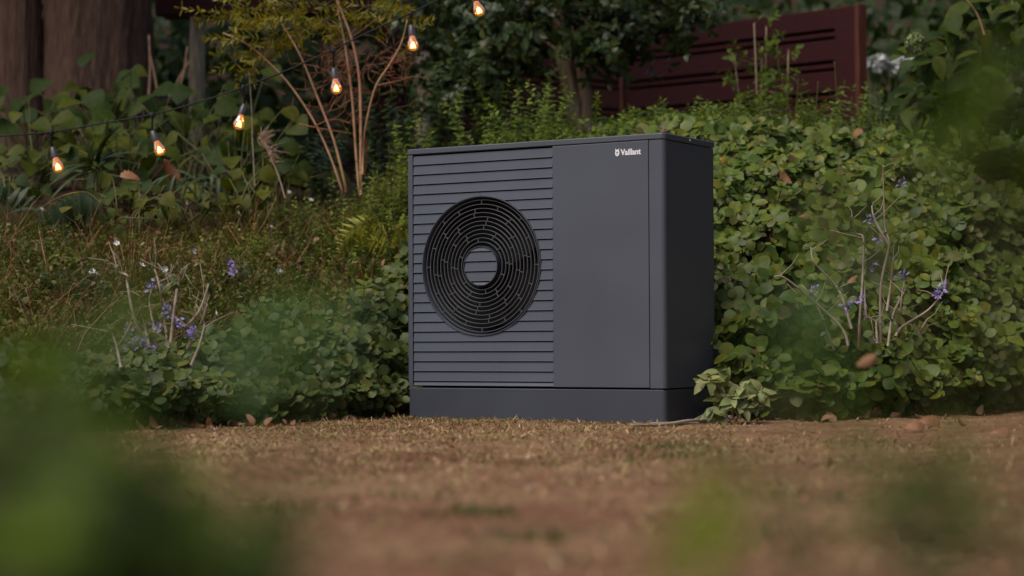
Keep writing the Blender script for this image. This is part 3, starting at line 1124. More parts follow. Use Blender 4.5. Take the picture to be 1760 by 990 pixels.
# thinner, smaller growth on the terrace above it
rt = thing('creeping_plants', (1.6, 10.2, H(1.6, 10.2)), 'shaded small-leaved creeping plants on the terrace below the red fence', 'ground cover')
groundcover(rt, (.0, 3.4), (1.4, 4.2), 2600, .034, M['small_leaf'], kind='ovate', hgt=(.02, .16), nl=(3, 5), keep=lambda x, y, s: x < .29 * y)

# ---- left: lower groundcover below the mossy slope
lg = thing('groundcover_patch', (-.9, 7.2, H(-.9, 7.2)), 'low patch of dull green round leaves at the foot of the left bank', 'ground cover')
groundcover(lg, (-2.2, -.36), (-.08, .72), 1250, .046, M['dull_leaf'], hgt=(.02, .16), keep=lambda x, y, s: (s < .14 + .42 * float(lump(x * 2.3, y * 1.7)) + .42 * min(1, max(0, (x + 1.5) / .5))) and not (x > -.45 and y < 8.0))
groundcover(lg, (-.75, -.42), (.0, .75), 140, .050, M['dull_leaf'], hgt=(.02, .14), nmax=60)

# ---- left: wispy, half dried meadow on the slope
mw_V, mw_Q, mw_T, mw_R = [], [], [], []


def strands(name, n, xr, sr_, length, width, mat, label, cat, lean=.8, keep=None, tiltdown=0.0):
    V = np.zeros((n, 7, 3)); rn = np.zeros(n)
    cnt = 0
    while cnt < n:
        x = random.uniform(*xr); s = random.uniform(*sr_)
        y = float(np.interp(x, BX, BY)) + s / .93
        if keep and not keep(x, y, s):
            continue
        z = H(x, y)
        L_ = random.uniform(*length) * (.25 + 1.3 * float(lump(x * 3.3, y * 3.3)) ** 1.5)
        d = Vector((random.gauss(0, lean), random.gauss(-.25, lean), 1 - tiltdown * random.random())).normalized()
        g = Vector((random.gauss(0, .5), random.gauss(-.3, .5), -.6))
        side = d.cross(rv()).normalized() * (width * random.uniform(.6, 1.4))
        p0 = Vector((x, y, z + random.uniform(0, .06)))
        p1 = p0 + d * L_ * .4
        d2 = (d + g * .45).normalized(); p2 = p1 + d2 * L_ * .35
        d3 = (d2 + g * .55).normalized(); p3 = p2 + d3 * L_ * .3
        V[cnt] = [p0 - side, p0 + side, p1 - side, p1 + side, p2 - side * .7, p2 + side * .7, p3]
        patch = float(lump(x * 3.1 + 1, y * 2.7))
        rn[cnt] = (random.random() * .55 + patch * .45)
        cnt += 1
    o_ = np.arange(n)[:, None, None] * 7
    Q = (np.array([[0, 1, 3, 2], [2, 3, 5, 4]])[None] + o_).reshape(-1, 4)
    T = (np.array([[4, 5, 6]])[None] + o_).reshape(-1, 3)
    me = bigmesh(name, V.reshape(-1, 3), Q, T, np.repeat(rn * .98, 7))
    return tag(link(name, me, mat), label, cat, kind='stuff')


strands('wispy_grass', 25000, (-3.0, -.15), (.30, 2.7), (.05, .20), .0013, M['wisp'], 'fine half dried wispy grass covering the left slope', 'grass', lean=.75, keep=lambda x, y, s: x > -.33 * y and not (x > -.3 and s < .2))
# feathery leaf clumps among the wisps
fc = Leafage(None, 'small', M['wisp'], nmax=0, mass='feathery_herbs')
for _ in range(24000):
    x = random.uniform(-2.9, -.2); s = random.uniform(.3, 2.4)
    y = float(np.interp(x, BX, BY)) + s / .93
    if x < -.33 * y: continue
    hh = .22 * float(lump(x * 3.3, y * 3.3)) ** 1.5 * random.random() ** .6 + .01
    fc.add((x, y, H(x, y) + hh), rv() + Vector((0, -.2, .4)), rv(.6) + Vector((0, -.5, 1)), random.uniform(.010, .026))
for _ in range(150):
    x = random.uniform(-2.6, -.25); s = random.uniform(.35, 2.2)
    y = float(np.interp(x, BX, BY)) + s / .93
    if x < -.31 * y: continue
    rad, hh = random.uniform(.05, .15), random.uniform(.04, .17)
    k0 = random.random(); sz = random.choice((.012, .016, .022, .030))
    z0_ = H(x, y)
    for _ in range(int(150 * rad / .1)):
        a, e = random.uniform(0, 6.28), random.random()
        rr_ = rad * math.sqrt(random.random())
        zz = hh * (1 - (rr_ / rad) ** 2) * (.4 + .6 * e)
        q = Vector((x + rr_ * math.cos(a), y + rr_ * math.sin(a), 0)); q.z = H(q.x, q.y) + zz
        out = Vector((math.cos(a) * rr_ / rad, math.sin(a) * rr_ / rad, .6))
        fc.add(q, rv(.8) + out * .5 + Vector((0, -.2, .2)), out + Vector((0, -.3, .3)) + rv(.5), sz * random.uniform(.7, 1.4), (k0 + random.gauss(0, .05)) % 1)
fc.build()
strands('rusty_stalks', 2200, (-2.6, -.2), (.35, 2.3), (.14, .34), .0013, M['twig_red'], 'thin rusty dead stalks rising through the grass on the left slope', 'dead stalks', lean=.5, keep=lambda x, y, s: x > -.33 * y and vnoise(x * 2.3, y * 2.9) > .05)
tag(bpy.data.objects['feathery_herbs'], 'tiny leaved mossy herbs growing through the grass on the left slope', 'herbs')


def on_bank(px, py, y0=6.3, y1=12, lift=.15):
    """walk along the sight line until it meets the terrain"""
    y = y0
    while y < y1:
        p = at(px, py, y)
        if p.z < H(p.x, p.y) + lift:
            return p
        y += .02
    return at(px, py, 8.6)



# ---- shrubs behind the pump
def shrub(name, px, py, d, w, h, n, size, mat, label, cat='shrub', kind='small', nmax=0, whorl=2, smat='stem_green', depth=.4, npairs=7, minpx=9):
    c = at(px, py, d)
    random.seed(int(px * 11 + py))
    h = max(.12, at(px, h, d).z - H(c.x, c.y))
    c.z = H(c.x, c.y)
    root = thing(name, c, label, cat)
    lf = Leafage(root, kind, M[mat], nmax=nmax, mass='foliage', minpx=minpx)
    st = []
    for _ in range(n):
        b = Vector((c.x + random.gauss(0, w * .45), c.y + random.gauss(0, depth * .5), 0))
        b.z = H(b.x, b.y)
        dv = Vector(((b.x - c.x) * .5 + random.gauss(0, .25), random.gauss(-.2, .25), 1))
        sprig(lf, b, dv, h * (.30 + .72 * random.random() ** 1.6), npairs, size, st, whorl, r=.0016)
    lf.build()
    tubes('stem', st, M[smat], root, 4, kind='stuff')
    return root


shrub('bushy_shrub', 770, 235, 9.3, .30, 170, 80, .034, 'small_leaf', 'bright green small-leaved shrub just above the pump lid at its left end', npairs=13, whorl=3)
shrub('bushy_shrub', 900, 225, 9.6, .30, 130, 80, .036, 'small_leaf', 'leggy green shrub with upright shoots above the middle of the pump lid', npairs=13, whorl=3)
shrub('bushy_shrub', 1060, 225, 9.5, .24, 190, 70, .036, 'small_leaf', 'low green shrub above the pump lid below the double-stemmed tree', npairs=11, whorl=3)
shrub('bushy_shrub', 1190, 215, 9.4, .27, 200, 60, .036, 'small_leaf', 'spreading green shrub behind the pump at its right rear corner', npairs=10, whorl=3)
shrub('bushy_shrub', 665, 260, 9.0, .20, 250, 50, .026, 'small_leaf', 'pale green shrub at the foot of the tall bare canes', npairs=12, whorl=3)
shrub('leafy_bush', 1340, 205, 9.9, .34, 135, 80, .036, 'small_leaf', 'leafy green bush at the top of the round-leaved bank before the fence', npairs=9, whorl=3)
shrub('leafy_bush', 1470, 200, 9.9, .32, 150, 70, .036, 'small_leaf', 'low shaded bush below the right end of the red fence', npairs=9, whorl=3)
shrub('leafy_bush', 1580, 230, 9.7, .30, 170, 60, .038, 'small_leaf', 'leafy bush at the top of the bank below the pale green flower head', npairs=9, whorl=3)
shrub('leafy_bush', 1235, 215, 9.8, .26, 170, 50, .036, 'small_leaf', 'leafy green bush at the top of the bank just right of the pump lid', npairs=9, whorl=3)
shrub('leafy_bush', 740, 190, 10.7, .50, 90, 60, .052, 'dark_leaf', 'dark blue-green bush behind the bright shrubs left of the double trunk', kind='ovate', npairs=14, whorl=3)
shrub('leafy_bush', 500, 240, 10.8, .40, 190, 40, .045, 'dark_leaf', 'dim dark bush in the shade behind the tall bare canes', kind='ovate', npairs=12, whorl=3)
shrub('leafy_bush', 600, 310, 9.0, .30, 300, 70, .022, 'small_leaf', 'mound of fine pale green foliage round the feet of the tall canes', npairs=10, whorl=3)


for px, py, top, sz, w_, mt, lab in [(60, 470, 400, .020, .12, 'dull_leaf', 'low dark herb clump at the left edge of the mossy slope'),
                             (205, 440, 385, .018, .14, 'small_leaf', 'yellow-green herb clump on the slope above the left purple twigs'),
                             (430, 455, 375, .016, .14, 'small_leaf', 'fine-leaved green clump in the middle of the left slope'),
                             (520, 420, 345, .016, .14, 'dull_leaf', 'feathery clump on the slope below the bare canes'),
                             (585, 500, 440, .022, .12, 'dull_leaf', 'dark leafy clump on the slope between the twigs and the pump'),
                             (470, 530, 465, .026, .13, 'dull_leaf', 'leafy clump at the lower edge of the slope right of the left twigs'),
                             (665, 520, 455, .022, .08, 'small_leaf', 'small leafy clump close against the left side of the pump'),
                             (130, 520, 455, .026, .16, 'dark_leaf', 'dark leafy clump in the shade at the far left foot of the slope'),
                             (255, 495, 430, .022, .13, 'dark_leaf', 'dark green clump right behind the left purple-flowered twigs'),
                             (395, 500, 425, .020, .13, 'dark_leaf', 'dark clump on the slope right of the left purple-flowered twigs'),
                             (530, 475, 405, .020, .12, 'dark_leaf', 'dark tangled clump on the slope midway between twigs and pump'),
                             (640, 470, 420, .018, .10, 'dark_leaf', 'dark clump under the small yellow-green fern'),
                             (100, 430, 375, .018, .13, 'dark_leaf', 'dark clump below the blue-green palm frond'),
                             (330, 470, 410, .015, .12, 'small_leaf', 'pale fine-leaved clump behind the tips of the left twigs')]:
    q = at(px, py, 8.2)
    for k in range(200):
        q = at(px, py, 6.6 + k * .015)
        if q.z < H(q.x, q.y) + .02: break
    shrub('herb_clump', px, py, q.y, w_, top, 34, sz, mt, lab, 'herb', npairs=9, whorl=3, depth=.14)

# ---- tall canes with leaves before the fence
def px_path(pts, d, jitter=0.0, n=4):
    return smooth_path([at(x, y, d + random.uniform(-jitter, jitter)) for x, y in pts], n)


cb = at(1312, 205, 10.9); cb.z = H(cb.x, cb.y)
cp_ = thing('leafy_canes', cb, 'upright pale canes with fresh leaves standing in front of the red fence', 'shrub')
cl_ = Leafage(cp_, 'ovate', M['small_leaf'], nmax=160)
st2 = []
for pts in ([(1318, 230), (1316, 150), (1317, 45)], [(1302, 230), (1300, 140), (1296, 40)], [(1352, 230), (1354, 140), (1355, 85)], [(1310, 225), (1308, 160), (1310, 80)], [(1280, 230), (1268, 150), (1262, 95)]):
    path = px_path(pts, 10.9, .05)
    tubes('cane', [(path, .0045, .003)], M['post_wood'], cp_, 6)
    for _ in range(9):
        p = random.choice(path)
        sprig(cl_, p, rv(1) + Vector((0, -.4, .3)), random.uniform(.08, .17), 3, .050, st2, 2, r=.0016)
tubes('twig', st2, M['stem_green'], cp_, 4, kind='stuff')
cl_.build()

# slender weed stems on top of the bank
ws = thing('weed_stems', at(1360, 235, 9.9), 'thin bare weed stalks rising from the top of the round-leaved bank', 'weed')
for pts in ([(1368, 250), (1358, 190), (1340, 120), (1335, 80)], [(1364, 230), (1370, 170), (1372, 135)], [(1376, 230), (1380, 190), (1376, 160)], [(1355, 225), (1330, 200), (1308, 180)], [(1440, 200), (1437, 150), (1434, 105)], [(1400, 215), (1404, 170), (1406, 140)]):
    tubes('stalk', [(px_path(pts, 9.9), .0028, .0018)], M['stem_green'], ws, 5)


# ---- small tree with two stems and dark glossy leaves
td = 11.0
tbase = at(990, 210, td); tbase.z = H(tbase.x, tbase.y)
st_ = thing('small_tree', tbase, 'small tree with two slim trunks and dark glossy leaves behind the pump', 'tree')
for pts, r0, r1 in (([(996, 230), (980, 160), (970, 100), (960, 30), (950, -40)], .052, .035), ([(1010, 230), (1006, 160), (998, 95), (1008, 30), (1030, -40)], .042, .028)):
    tubes('trunk', [(px_path(pts, td), r0, r1)], M['bark_pale'], st_, 10)
limb_px = [[(975, 100), (930, 70), (860, 60), (790, 40)], [(970, 60), (900, 20), (820, 5)], [(1000, 60), (1060, 40), (1130, 30), (1190, 25)], [(960, 30), (880, -10), (780, -20)], [(1010, 20), (1090, -5), (1180, 0)], [(900, 60), (850, 105), (800, 125), (750, 150)], [(860, 60), (800, 90), (740, 90)], [(1005, 40), (1040, 80), (1085, 60)], [(1000, 0), (1000, -40), (960, -80)], [(870, 0), (740, 20), (690, 10)], [(860, 100), (820, 150), (780, 165)]]
lp = []
sl_ = Leafage(st_, 'ovate', M['dark_leaf'], nmax=300, mass='crown')
st3 = []
for pts in limb_px:
    path = px_path(pts, td, .35)
    lp.append((path, .014, .005))
    for p in path:
        uu, vv, _z = project(p)
        if 940 < uu[0] < 1025 and vv[0] > 62: continue
        for _ in range(5):
            sprig(sl_, p + rv(.10), rv(1) + Vector((0, -.4, -.1)), random.uniform(.10, .24), 4, .072, st3, 2, r=.0022, face=(-.2, -.5, .6))
tubes('limb', lp, M['stem_brown'], st_, 6)
tubes('twig', st3, M['stem_brown'], st_, 4, kind='stuff')
sl_.build()

# ---- tall bare canes with yellow-green sprays
kd = 9.3


def z2(pts):
    return [(360 + x / 3, y / 3) for x, y in pts]


cs = thing('cane_shrub', at(618, 325, kd), 'tall shrub of bare tan canes with reddish twigs and lime leaf sprays', 'shrub')
cs.location.z = H(cs.location.x, cs.location.y)
foot = at(618, 335, kd)
canes = [([(690, 1010), (680, 970), (620, 800), (530, 610), (400, 420), (260, 280), (170, 215), (70, 170)], .0075), ([(705, 990), (692, 920), (640, 720), (560, 510), (470, 290), (370, 115), (330, 40)], .0085), ([(778, 1010), (770, 960), (755, 780), (735, 500), (700, 240), (665, 60), (655, -40)], .009), ([(785, 1010), (780, 960), (780, 620), (770, 380), (730, 190), (670, 30), (650, -30)], .010), ([(790, 900), (795, 720), (820, 580), (860, 440), (930, 330), (990, 220), (1020, 100)], .007)]
for pts, r in canes:
    tubes('cane', [(px_path(z2(pts), kd, .03), r * .85, r * .42)], M['cane'], cs, 7)
tw = []
for pts in ([(870, 440), (960, 420), (1060, 395), (1140, 410)], [(740, 190), (850, 110), (930, 70)], [(810, 720), (808, 840), (800, 930)], [(545, 650), (640, 615), (740, 640)], [(460, 640), (560, 660), (740, 690)]):
    tw.append((px_path(z2(pts), kd, .05), .004, .0018))
cent = [(650, 440, 170), (900, 340, 130), (600, 350, 120), (780, 560, 120), (700, 300, 150), (960, 300, 110)]
for _ in range(150):
    cx_, cy_, w_ = random.choice(cent)
    x, y = random.gauss(cx_, w_ * .6), random.gauss(cy_, w_ * .5)
    a = random.uniform(0, 6.28); l = random.uniform(60, 190)
    pts = [(x, y)]
    for k in range(4):
        a += random.gauss(0, .45)
        pts.append((pts[-1][0] + l / 4 * math.cos(a), pts[-1][1] + l / 4 * math.sin(a)))
    tw.append((px_path(z2(pts), kd + .12 + random.uniform(-.15, .2), .03, 2), .0019, .0010))
tubes('twig', tw, M['twig_red'], cs, 4, kind='stuff')
ll = Leafage(cs, 'leaflet', M['lime_leaf'], nmax=240, minpx=8)
ls = []
spray_px = [(170, 215), (90, 180), (300, 120), (240, 80), (130, 80), (60, 70), (370, 115), (420, 80), (200, 240), (120, 260), (320, 40), (420, 30), (250, 290), (220, 330), (460, 60), (150, 20), (550, 20), (620, 5), (780, 60), (850, 120), (930, 60), (900, 20), (1000, 20), (820, 30), (560, 160), (600, 120), (1080, 170), (380, 200), (330, 240), (700, 40), (470, 150), (290, 200), (100, 40), (400, 0), (250, 0)]
for x, y in spray_px:
    for _ in range(3):
        p = at(*z2([(x + random.gauss(0, 22), y + random.gauss(0, 18))])[0], kd + random.uniform(-.1, .15))
        sprig(ll, p, Vector((random.uniform(-1, 1), random.uniform(-.5, .3), random.uniform(-.7, .3))), random.uniform(.08, .18), 5, .048, ls, 2, up=.8, r=.0014, face=(0, -.8, .5))
tubes('spray_stem', ls, M['stem_green'], cs, 4, kind='stuff')
ll.build()


# ---- broad-leaved plants of the upper left
def broad_plant(px, py, d, n, size, h, label, mat='broad_leaf', kind='heart', spread=.2):
    random.seed(int(px * 7 + py))
    c = at(px, py, d)
    top = c.copy()
    root = thing('broad_leaf_plant', (c.x, c.y, H(c.x, c.y)), label, 'plant')
    base = Vector(root.location)
    lf = Leafage(root, kind, M[mat], nmax=60, minpx=6)
    st = []
    for i in range(n):
        q = top + Vector((random.gauss(0, spread), random.gauss(0, spread * .5), random.gauss(0, h)))
        if q.z < H(q.x, q.y) + .06:
            q.z = H(q.x, q.y) + .06 + random.random() * .08
        b = base + Vector((random.gauss(0, .05), random.gauss(0, .05), 0))
        m = b.lerp(q, .55) + Vector((0, 0, .06))
        st.append(([b, m, q], .0045, .0025))
        out = (q - b); out.z = 0
        if out.length < .01: out = rv()
        lf.add(q, out.normalized() + Vector((random.gauss(0, .5), -.5 + random.gauss(0, .3), random.uniform(-.9, -.1))), Vector((random.gauss(-.1, .35), -.75, .75)) + rv(.3), size * random.uniform(.65, 1.2))
    lf.build()
    tubes('petiole', st, M['stem_green'], root, 4)
    return root


BP = [(60, 195, 10.8, 16, .13, 'leftmost broad-leaved plant, in the shade below the small trunk'),
      (150, 165, 11.2, 16, .14, 'broad-leaved plant growing up against the foot of the big trunk'),
      (235, 195, 10.6, 16, .13, 'broad-leaved plant under the big trunk above the second bulb'),
      (60, 265, 9.9, 14, .11, 'broad-leaved plant behind the leftmost bulb'),
      (160, 250, 10.0, 16, .12, 'yellow-green broad leaves between the first and second bulbs'),
      (215, 270, 9.7, 14, .11, 'broad-leaved plant hanging just left of the second bulb'),
      (330, 225, 10.4, 16, .13, 'dark broad leaves in the hollow between the second and third bulbs'),
      (400, 262, 9.9, 14, .12, 'fresh broad-leaved plant below the third bulb'),
      (470, 290, 9.7, 14, .10, 'broad-leaved plant left of the foot of the bare canes'),
      (370, 180, 11.0, 12, .12, 'shaded broad-leaved plant at the foot of the round deck post'),
      (260, 345, 9.3, 12, .09, 'low round-leaved plant at the top edge of the grassy slope'),
      (320, 360, 9.2, 12, .085, 'low leafy plant on the slope edge below the second bulb'),
      (420, 330, 9.2, 10, .085, 'small broad-leaved plant on the slope edge below the third bulb'),
      (215, 338, 8.9, 12, .075, 'small broad-leaved plant between the palm frond and the second bulb'),
      (150, 375, 8.7, 10, .06, 'small broad-leaved plant on the slope just right of the palm frond'),
      (20, 320, 9.4, 10, .10, 'broad leaves at the left picture edge above the slope')]
for px, py, d, n, s_, lab in BP:
    broad_plant(px, py, d, int(n * 1.7), s_, .11 if s_ > .1 else .05, lab, mat='yellow_leaf' if 'yellow' in lab or 'fresh' in lab or 'leftmost bulb' in lab or 'slope edge' in lab else 'broad_leaf', spread=.17 if s_ > .1 else .11)


def frond(root, pts, nl, ll0, mat, w='leaflet', droop=.5, r=.004, ang=.9, name='leaflet'):
    path = smooth_path(pts, 8)
    tubes('rachis', [(path, r, r * .4)], M['stem_green'], root, 5)
    lf = Leafage(root, w, mat, name=name, nmax=80, minpx=5)
    for i in range(nl):
        t = .12 + .86 * i / (nl - 1)
        k = min(len(path) - 2, int(t * (len(path) - 1)))
        p = path[k].lerp(path[k + 1], t * (len(path) - 1) - k)
        ax = (path[k + 1] - path[k]).normalized()
        vw = (p - Vector((0, 0, CAM_Z))).normalized()
        side = ax.cross(vw + Vector((0, .2, -.5))).normalized()
        L_ = ll0 * math.sin(math.pi * (.12 + .86 * t)) ** .7
        for sg in (-1, 1):
            lf.add(p, side * sg + ax * ang + Vector((0, 0, -droop * .4)) + rv(.06), Vector((0, -.6, .7)) + rv(.15), L_ * random.uniform(.88, 1.1))
    lf.build()


pf = thing('palm_fern', at(70, 380, 9.0), 'blue-green feathered palm frond arching at the far left above the slope', 'fern')
frond(pf, [at(20, 440, 8.75), at(45, 385, 8.7), at(90, 345, 8.65), at(145, 330, 8.6), at(175, 352, 8.55)], 24, .17, M['palm_leaf'], w='pinna', ang=.6, droop=3)
frond(pf, [at(30, 420, 9.05), at(20, 370, 9.0), at(-10, 340, 8.95)], 14, .14, M['palm_leaf'], ang=.5, droop=1.0)
p2 = thing('strap_leaf_plant', at(190, 330, 9.3), 'plant with drooping dark strap leaves below the second bulb', 'plant')
lf = Leafage(p2, 'strap', M['palm_leaf'], nmax=60, minpx=4)
for _ in range(16):
    b = at(165 + random.gauss(0, 8), 292 + random.gauss(0, 6), 9.0)
    lf.add(b, Vector((random.gauss(.35, .6), -.4, random.uniform(-.1, .8))), Vector((0, -.5, 1)), random.uniform(.18, .28))
lf.build()
tubes('stem', [([at(165, 345, 9.0), at(166, 293, 9.0)], .008, .005)], M['stem_green'], p2, 5)
p3 = thing('strap_leaf_plant', at(330, 340, 9.5), 'dark lobed hanging leaves in the hollow right of the second bulb', 'plant')
lf = Leafage(p3, 'strap', M['palm_leaf'], nmax=60, minpx=4)
for cx_ in (300, 335, 372):
    for _ in range(8):
        b = at(cx_ + random.gauss(0, 5), 303 + random.gauss(0, 5), 9.05)
        lf.add(b, Vector((random.gauss(0, .6), -.35, random.uniform(-.7, .25))), Vector((0, -.6, 1)), random.uniform(.09, .16))
lf.build()
tubes('stem', [([at(x, 345, 9.05), at(x, 304, 9.05)], .006, .004) for x in (300, 335, 372)], M['stem_green'], p3, 5)

FD = on_bank(645, 440, 6.6, lift=.03).y - .12
fern = thing('fern', at(668, 446, FD), 'small yellow-green fern fronds just left of the heat pump', 'fern')
for pts, n_, l_ in (([(670, 446), (668, 415), (650, 388), (622, 384), (598, 402), (582, 436)], 22, 44), ([(672, 446), (672, 418), (680, 396), (694, 392), (704, 410)], 14, 30), ([(668, 446), (660, 425), (640, 412), (622, 420)], 12, 26)):
    path = px_path(pts, FD, .02, 8)
    tubes('rachis', [(path, .0028, .0010)], M['fern_leaf'], fern, 5)
    lf = Leafage(fern, 'pinna', M['fern_leaf'], name='pinna', nmax=80, minpx=4)
    for q in range(n_):
        t = .25 + .74 * q / (n_ - 1)
        k = min(len(path) - 2, int(t * (len(path) - 1)))
        p = path[k]
        ax = (path[k + 1] - path[k]).normalized()
        L_ = l_ / FPX * FD * math.sin(math.pi * (.15 + .8 * (t - .25) / .75)) ** .6
        lf.add(p, Vector((0, -.15, -1)) + ax * .45 + rv(.08), Vector((.1, -1, .5)) + rv(.2), L_)
        lf.add(p, Vector((0, .1, .8)) + ax * .7 + rv(.08), Vector((.1, -1, .5)) + rv(.2), L_ * .6)
    lf.build()
rp_ = thing('round_leaf_sprig', at(612, 490, 8.0), 'upright sprig of round green leaves just below the fern', 'plant')
lf = Leafage(rp_, 'round', M['round_leaf'], nmax=60, minpx=5); ss = []
sprig(lf, at(612, 500, 8.0), (0, -.1, 1), .16, 2, .045, ss, 4)
sprig(lf, at(620, 530, 7.95), (.1, -.2, 1), .12, 2, .05, ss, 4)
sprig(lf, at(560, 535, 7.95), (-.1, -.2, 1), .10, 2, .048, ss, 4)
tubes('stem', ss, M['stem_green'], rp_, 5); lf.build()


# ---- purple flowering twig plants
def blossom(root, p, n=16, rad=.022):
    V, Q, T, off = [], [], [], 0
    for _ in range(n):
        v, q, t = TPL['petal'][0]
        x, f, nn = frame(rv() + Vector((0, -.4, .1)), rv() + Vector((0, -1, 1)))
        c = rv(rad * .75)
        s_ = random.uniform(.012, .021)
        W_ = [Vector(p) + c + (x * a[0] + f * a[1] + nn * a[2]) * s_ - Vector(root.location) for a in v]
        V += W_; Q += [tuple(i + off for i in k) for k in q]; T += [tuple(i + off for i in k) for k in t]
        off += len(v)
    link('blossom', bigmesh('blossom', [tuple(v) for v in V], Q, T), M['purple'], root)


def twig_plant(conv, stems, flowers, d, label, leafmat, nleaf):
    b = conv([stems[0][0]])[0]
    root = thing('flowering_twigs', at(b[0], b[1] + 10, d), label, 'shrub')
    fine = []
    for pts in stems:
        q = conv(pts)
        path = smooth_path([at(x, y, d + random.uniform(-.05, .05)) + rv(.004) for x, y in q], 4)
        tubes('branch', [(path, .0060, .0024)], M['twig_pale'], root, 6)
        for _ in range(4):
            k = random.randrange(len(path) // 3, len(path))
            dv = Vector((random.gauss(0, .7), random.gauss(0, .4), random.uniform(.2, 1)))
            p0 = path[k]; p1 = p0 + dv * random.uniform(.02, .06); p2_ = p1 + (dv + rv(.5)) * .04
            fine.append(([p0, p1, p2_], .0018, .0010))
    tubes('twig', fine, M['twig_pale'], root, 4, kind='stuff')
    for x, y in flowers:
        q = conv([(x, y)])[0]
        blossom(root, at(q[0], q[1], d - .03))
    lf = Leafage(root, 'ovate', M[leafmat], nmax=60, minpx=5)
    for _ in range(nleaf):
        pts = conv(random.choice(stems))
        i = random.randrange(len(pts) - 1); t = random.random()
        p = at(pts[i][0] * (1 - t) + pts[i + 1][0] * t, pts[i][1] * (1 - t) + pts[i + 1][1] * t, d + random.uniform(-.03, .05))
        lf.add(p, rv() + Vector((0, -.3, 0)), Vector((0, -.6, .8)) + rv(.4), random.uniform(.022, .042))
    lf.build()


z8 = lambda pts: [(1200 + x / 2.357, 230 + y / 2.357) for x, y in pts]
z6 = lambda pts: [(x / 3, 300 + y / 3) for x, y in pts]
twig_plant(z8, [[(610, 860), (580, 785), (440, 660), (350, 585), (305, 578)], [(555, 870), (510, 760), (475, 690), (440, 650)], [(652, 860), (655, 740), (672, 560), (668, 425), (640, 400), (620, 330)], [(745, 850), (740, 620), (775, 450), (755, 380), (755, 200), (745, 125)], [(765, 860), (790, 740), (830, 650), (845, 625)], [(728, 850), (718, 760)], [(800, 820), (830, 780), (930, 710), (1000, 630)], [(620, 790), (580, 660), (545, 600), (470, 520), (455, 460)], [(768, 720), (785, 600), (790, 510)], [(805, 780), (825, 640)], [(775, 450), (720, 350), (705, 290)], [(678, 750), (675, 600)], [(895, 810), (930, 755)]],
           [(815, 205), (695, 345), (733, 425), (710, 538), (820, 575), (985, 620), (645, 675), (465, 630), (600, 705), (975, 650)], 7.36, 'bare pale twigs with purple blossoms in front of the round-leaved bank', 'dark_leaf', 55)
twig_plant(z6, [[(630, 1000), (600, 880), (560, 765)], [(610, 880), (650, 840), (690, 740)], [(745, 870), (690, 720), (660, 560), (655, 525), (615, 500), (608, 465)], [(778, 900), (740, 760), (722, 630)], [(805, 850), (775, 660)], [(875, 900), (850, 740), (820, 590), (800, 490)], [(880, 860), (905, 640), (920, 560), (960, 480)], [(835, 610), (870, 580), (910, 545)], [(960, 790), (1030, 700), (1080, 570)], [(960, 900), (1040, 760), (1075, 670)], [(985, 980), (1030, 880), (1060, 770)]],
           [(785, 570), (860, 710), (920, 760), (980, 830), (665, 810), (675, 880), (790, 890), (740, 870), (1190, 480), (815, 790), (1000, 800)], 6.50, 'bare pale twigs with purple blossoms at the foot of the left slope', 'dull_leaf', 45)

# ---- hydrangea at the right
hb = at(1660, 230, 9.6); hb.z = H(hb.x, hb.y)
hy = thing('hydrangea', hb, 'hydrangea with big soft leaves and one pale green flower head', 'shrub')
lf = Leafage(hy, 'ovate', M['broad_leaf'], nmax=200, minpx=8); ss = []
for _ in range(260):
    x, y = random.uniform(1560, 1800), random.uniform(-20, 215)
    if y < 90 - (x - 1560) * .9: continue
    p = at(x, y, 9.6 + random.uniform(-.3, .4))
    lf.add(p, Vector((random.gauss(-.2, .6), -.4, random.uniform(-.9, .3))), Vector((random.gauss(0, .4), -.7, .8)), random.uniform(.09, .17))
for pts in ([(1640, 240), (1610, 180), (1590, 120), (1575, 90)], [(1660, 240), (1680, 120), (1690, 40), (1650, -20)], [(1700, 240), (1730, 120), (1740, 0)], [(1650, 240), (1640, 150), (1625, 80)]):
    tubes('stem', [(px_path(pts, 9.6), .006, .0035)], M['stem_green'], hy, 5)
tubes('stem', [(px_path([(1692, 60), (1680, 25), (1662, 0), (1640, -20)], 9.3), .005, .004)], M['cane'], hy, 5)
lf.build()
Vh, Qh, Th, off = [], [], [], 0
hc = at(1573, 75, 9.45)
for i in range(230):
    dv = Vector((random.gauss(0, 1), random.gauss(0, 1), random.gauss(0, 1))).normalized()
    v, q, t = TPL['small'][0]
    for k in range(2):
        x, f, nn = frame(dv.cross(rv()), dv + rv(.3))
        W_ = [hc + dv * random.uniform(.043, .054) + (x * a[0] + f * (a[1] - .4) + nn * a[2]) * .017 - hb for a in v]
        Vh += [tuple(w) for w in W_]; Qh += [tuple(j + off for j in k_) for k_ in q]; Th += [tuple(j + off for j in k_) for k_ in t]; off += len(v)
link('flower_head', bigmesh('flower_head', Vh, Qh, Th), M['floret'], hy)

# ---- white flowers beyond the fence end
for i, (px, py) in enumerate([(1495, 112), (1512, 106), (1528, 110), (1540, 116), (1553, 106), (1505, 122)]):
    c = at(px, py, 13.2)
    r_ = thing('white_flower', (c.x, c.y, H(c.x, c.y)), 'blurred white garden flower beyond the end of the red fence', 'flower', 'white flowers beyond the fence end')
    tubes('stem', [([Vector(r_.location), c], .005, .003)], M['stem_green'], r_, 4)
    V, Q, T, off = [], [], [], 0
    for _ in range(22):
        v, q, t = TPL['petal'][0]
        x, f, nn = frame(rv() + Vector((0, -.2, .4)), rv())
        V += [tuple(c + rv(.02) + (x * a[0] + f * a[1] + nn * a[2]) * .055 - Vector(r_.location)) for a in v]
        Q += [tuple(j + off for j in k) for k in q]; T += [tuple(j + off for j in k) for k in t]; off += len(v)
    link('petals', bigmesh('petals', V, Q, T), M['white_petal'], r_)


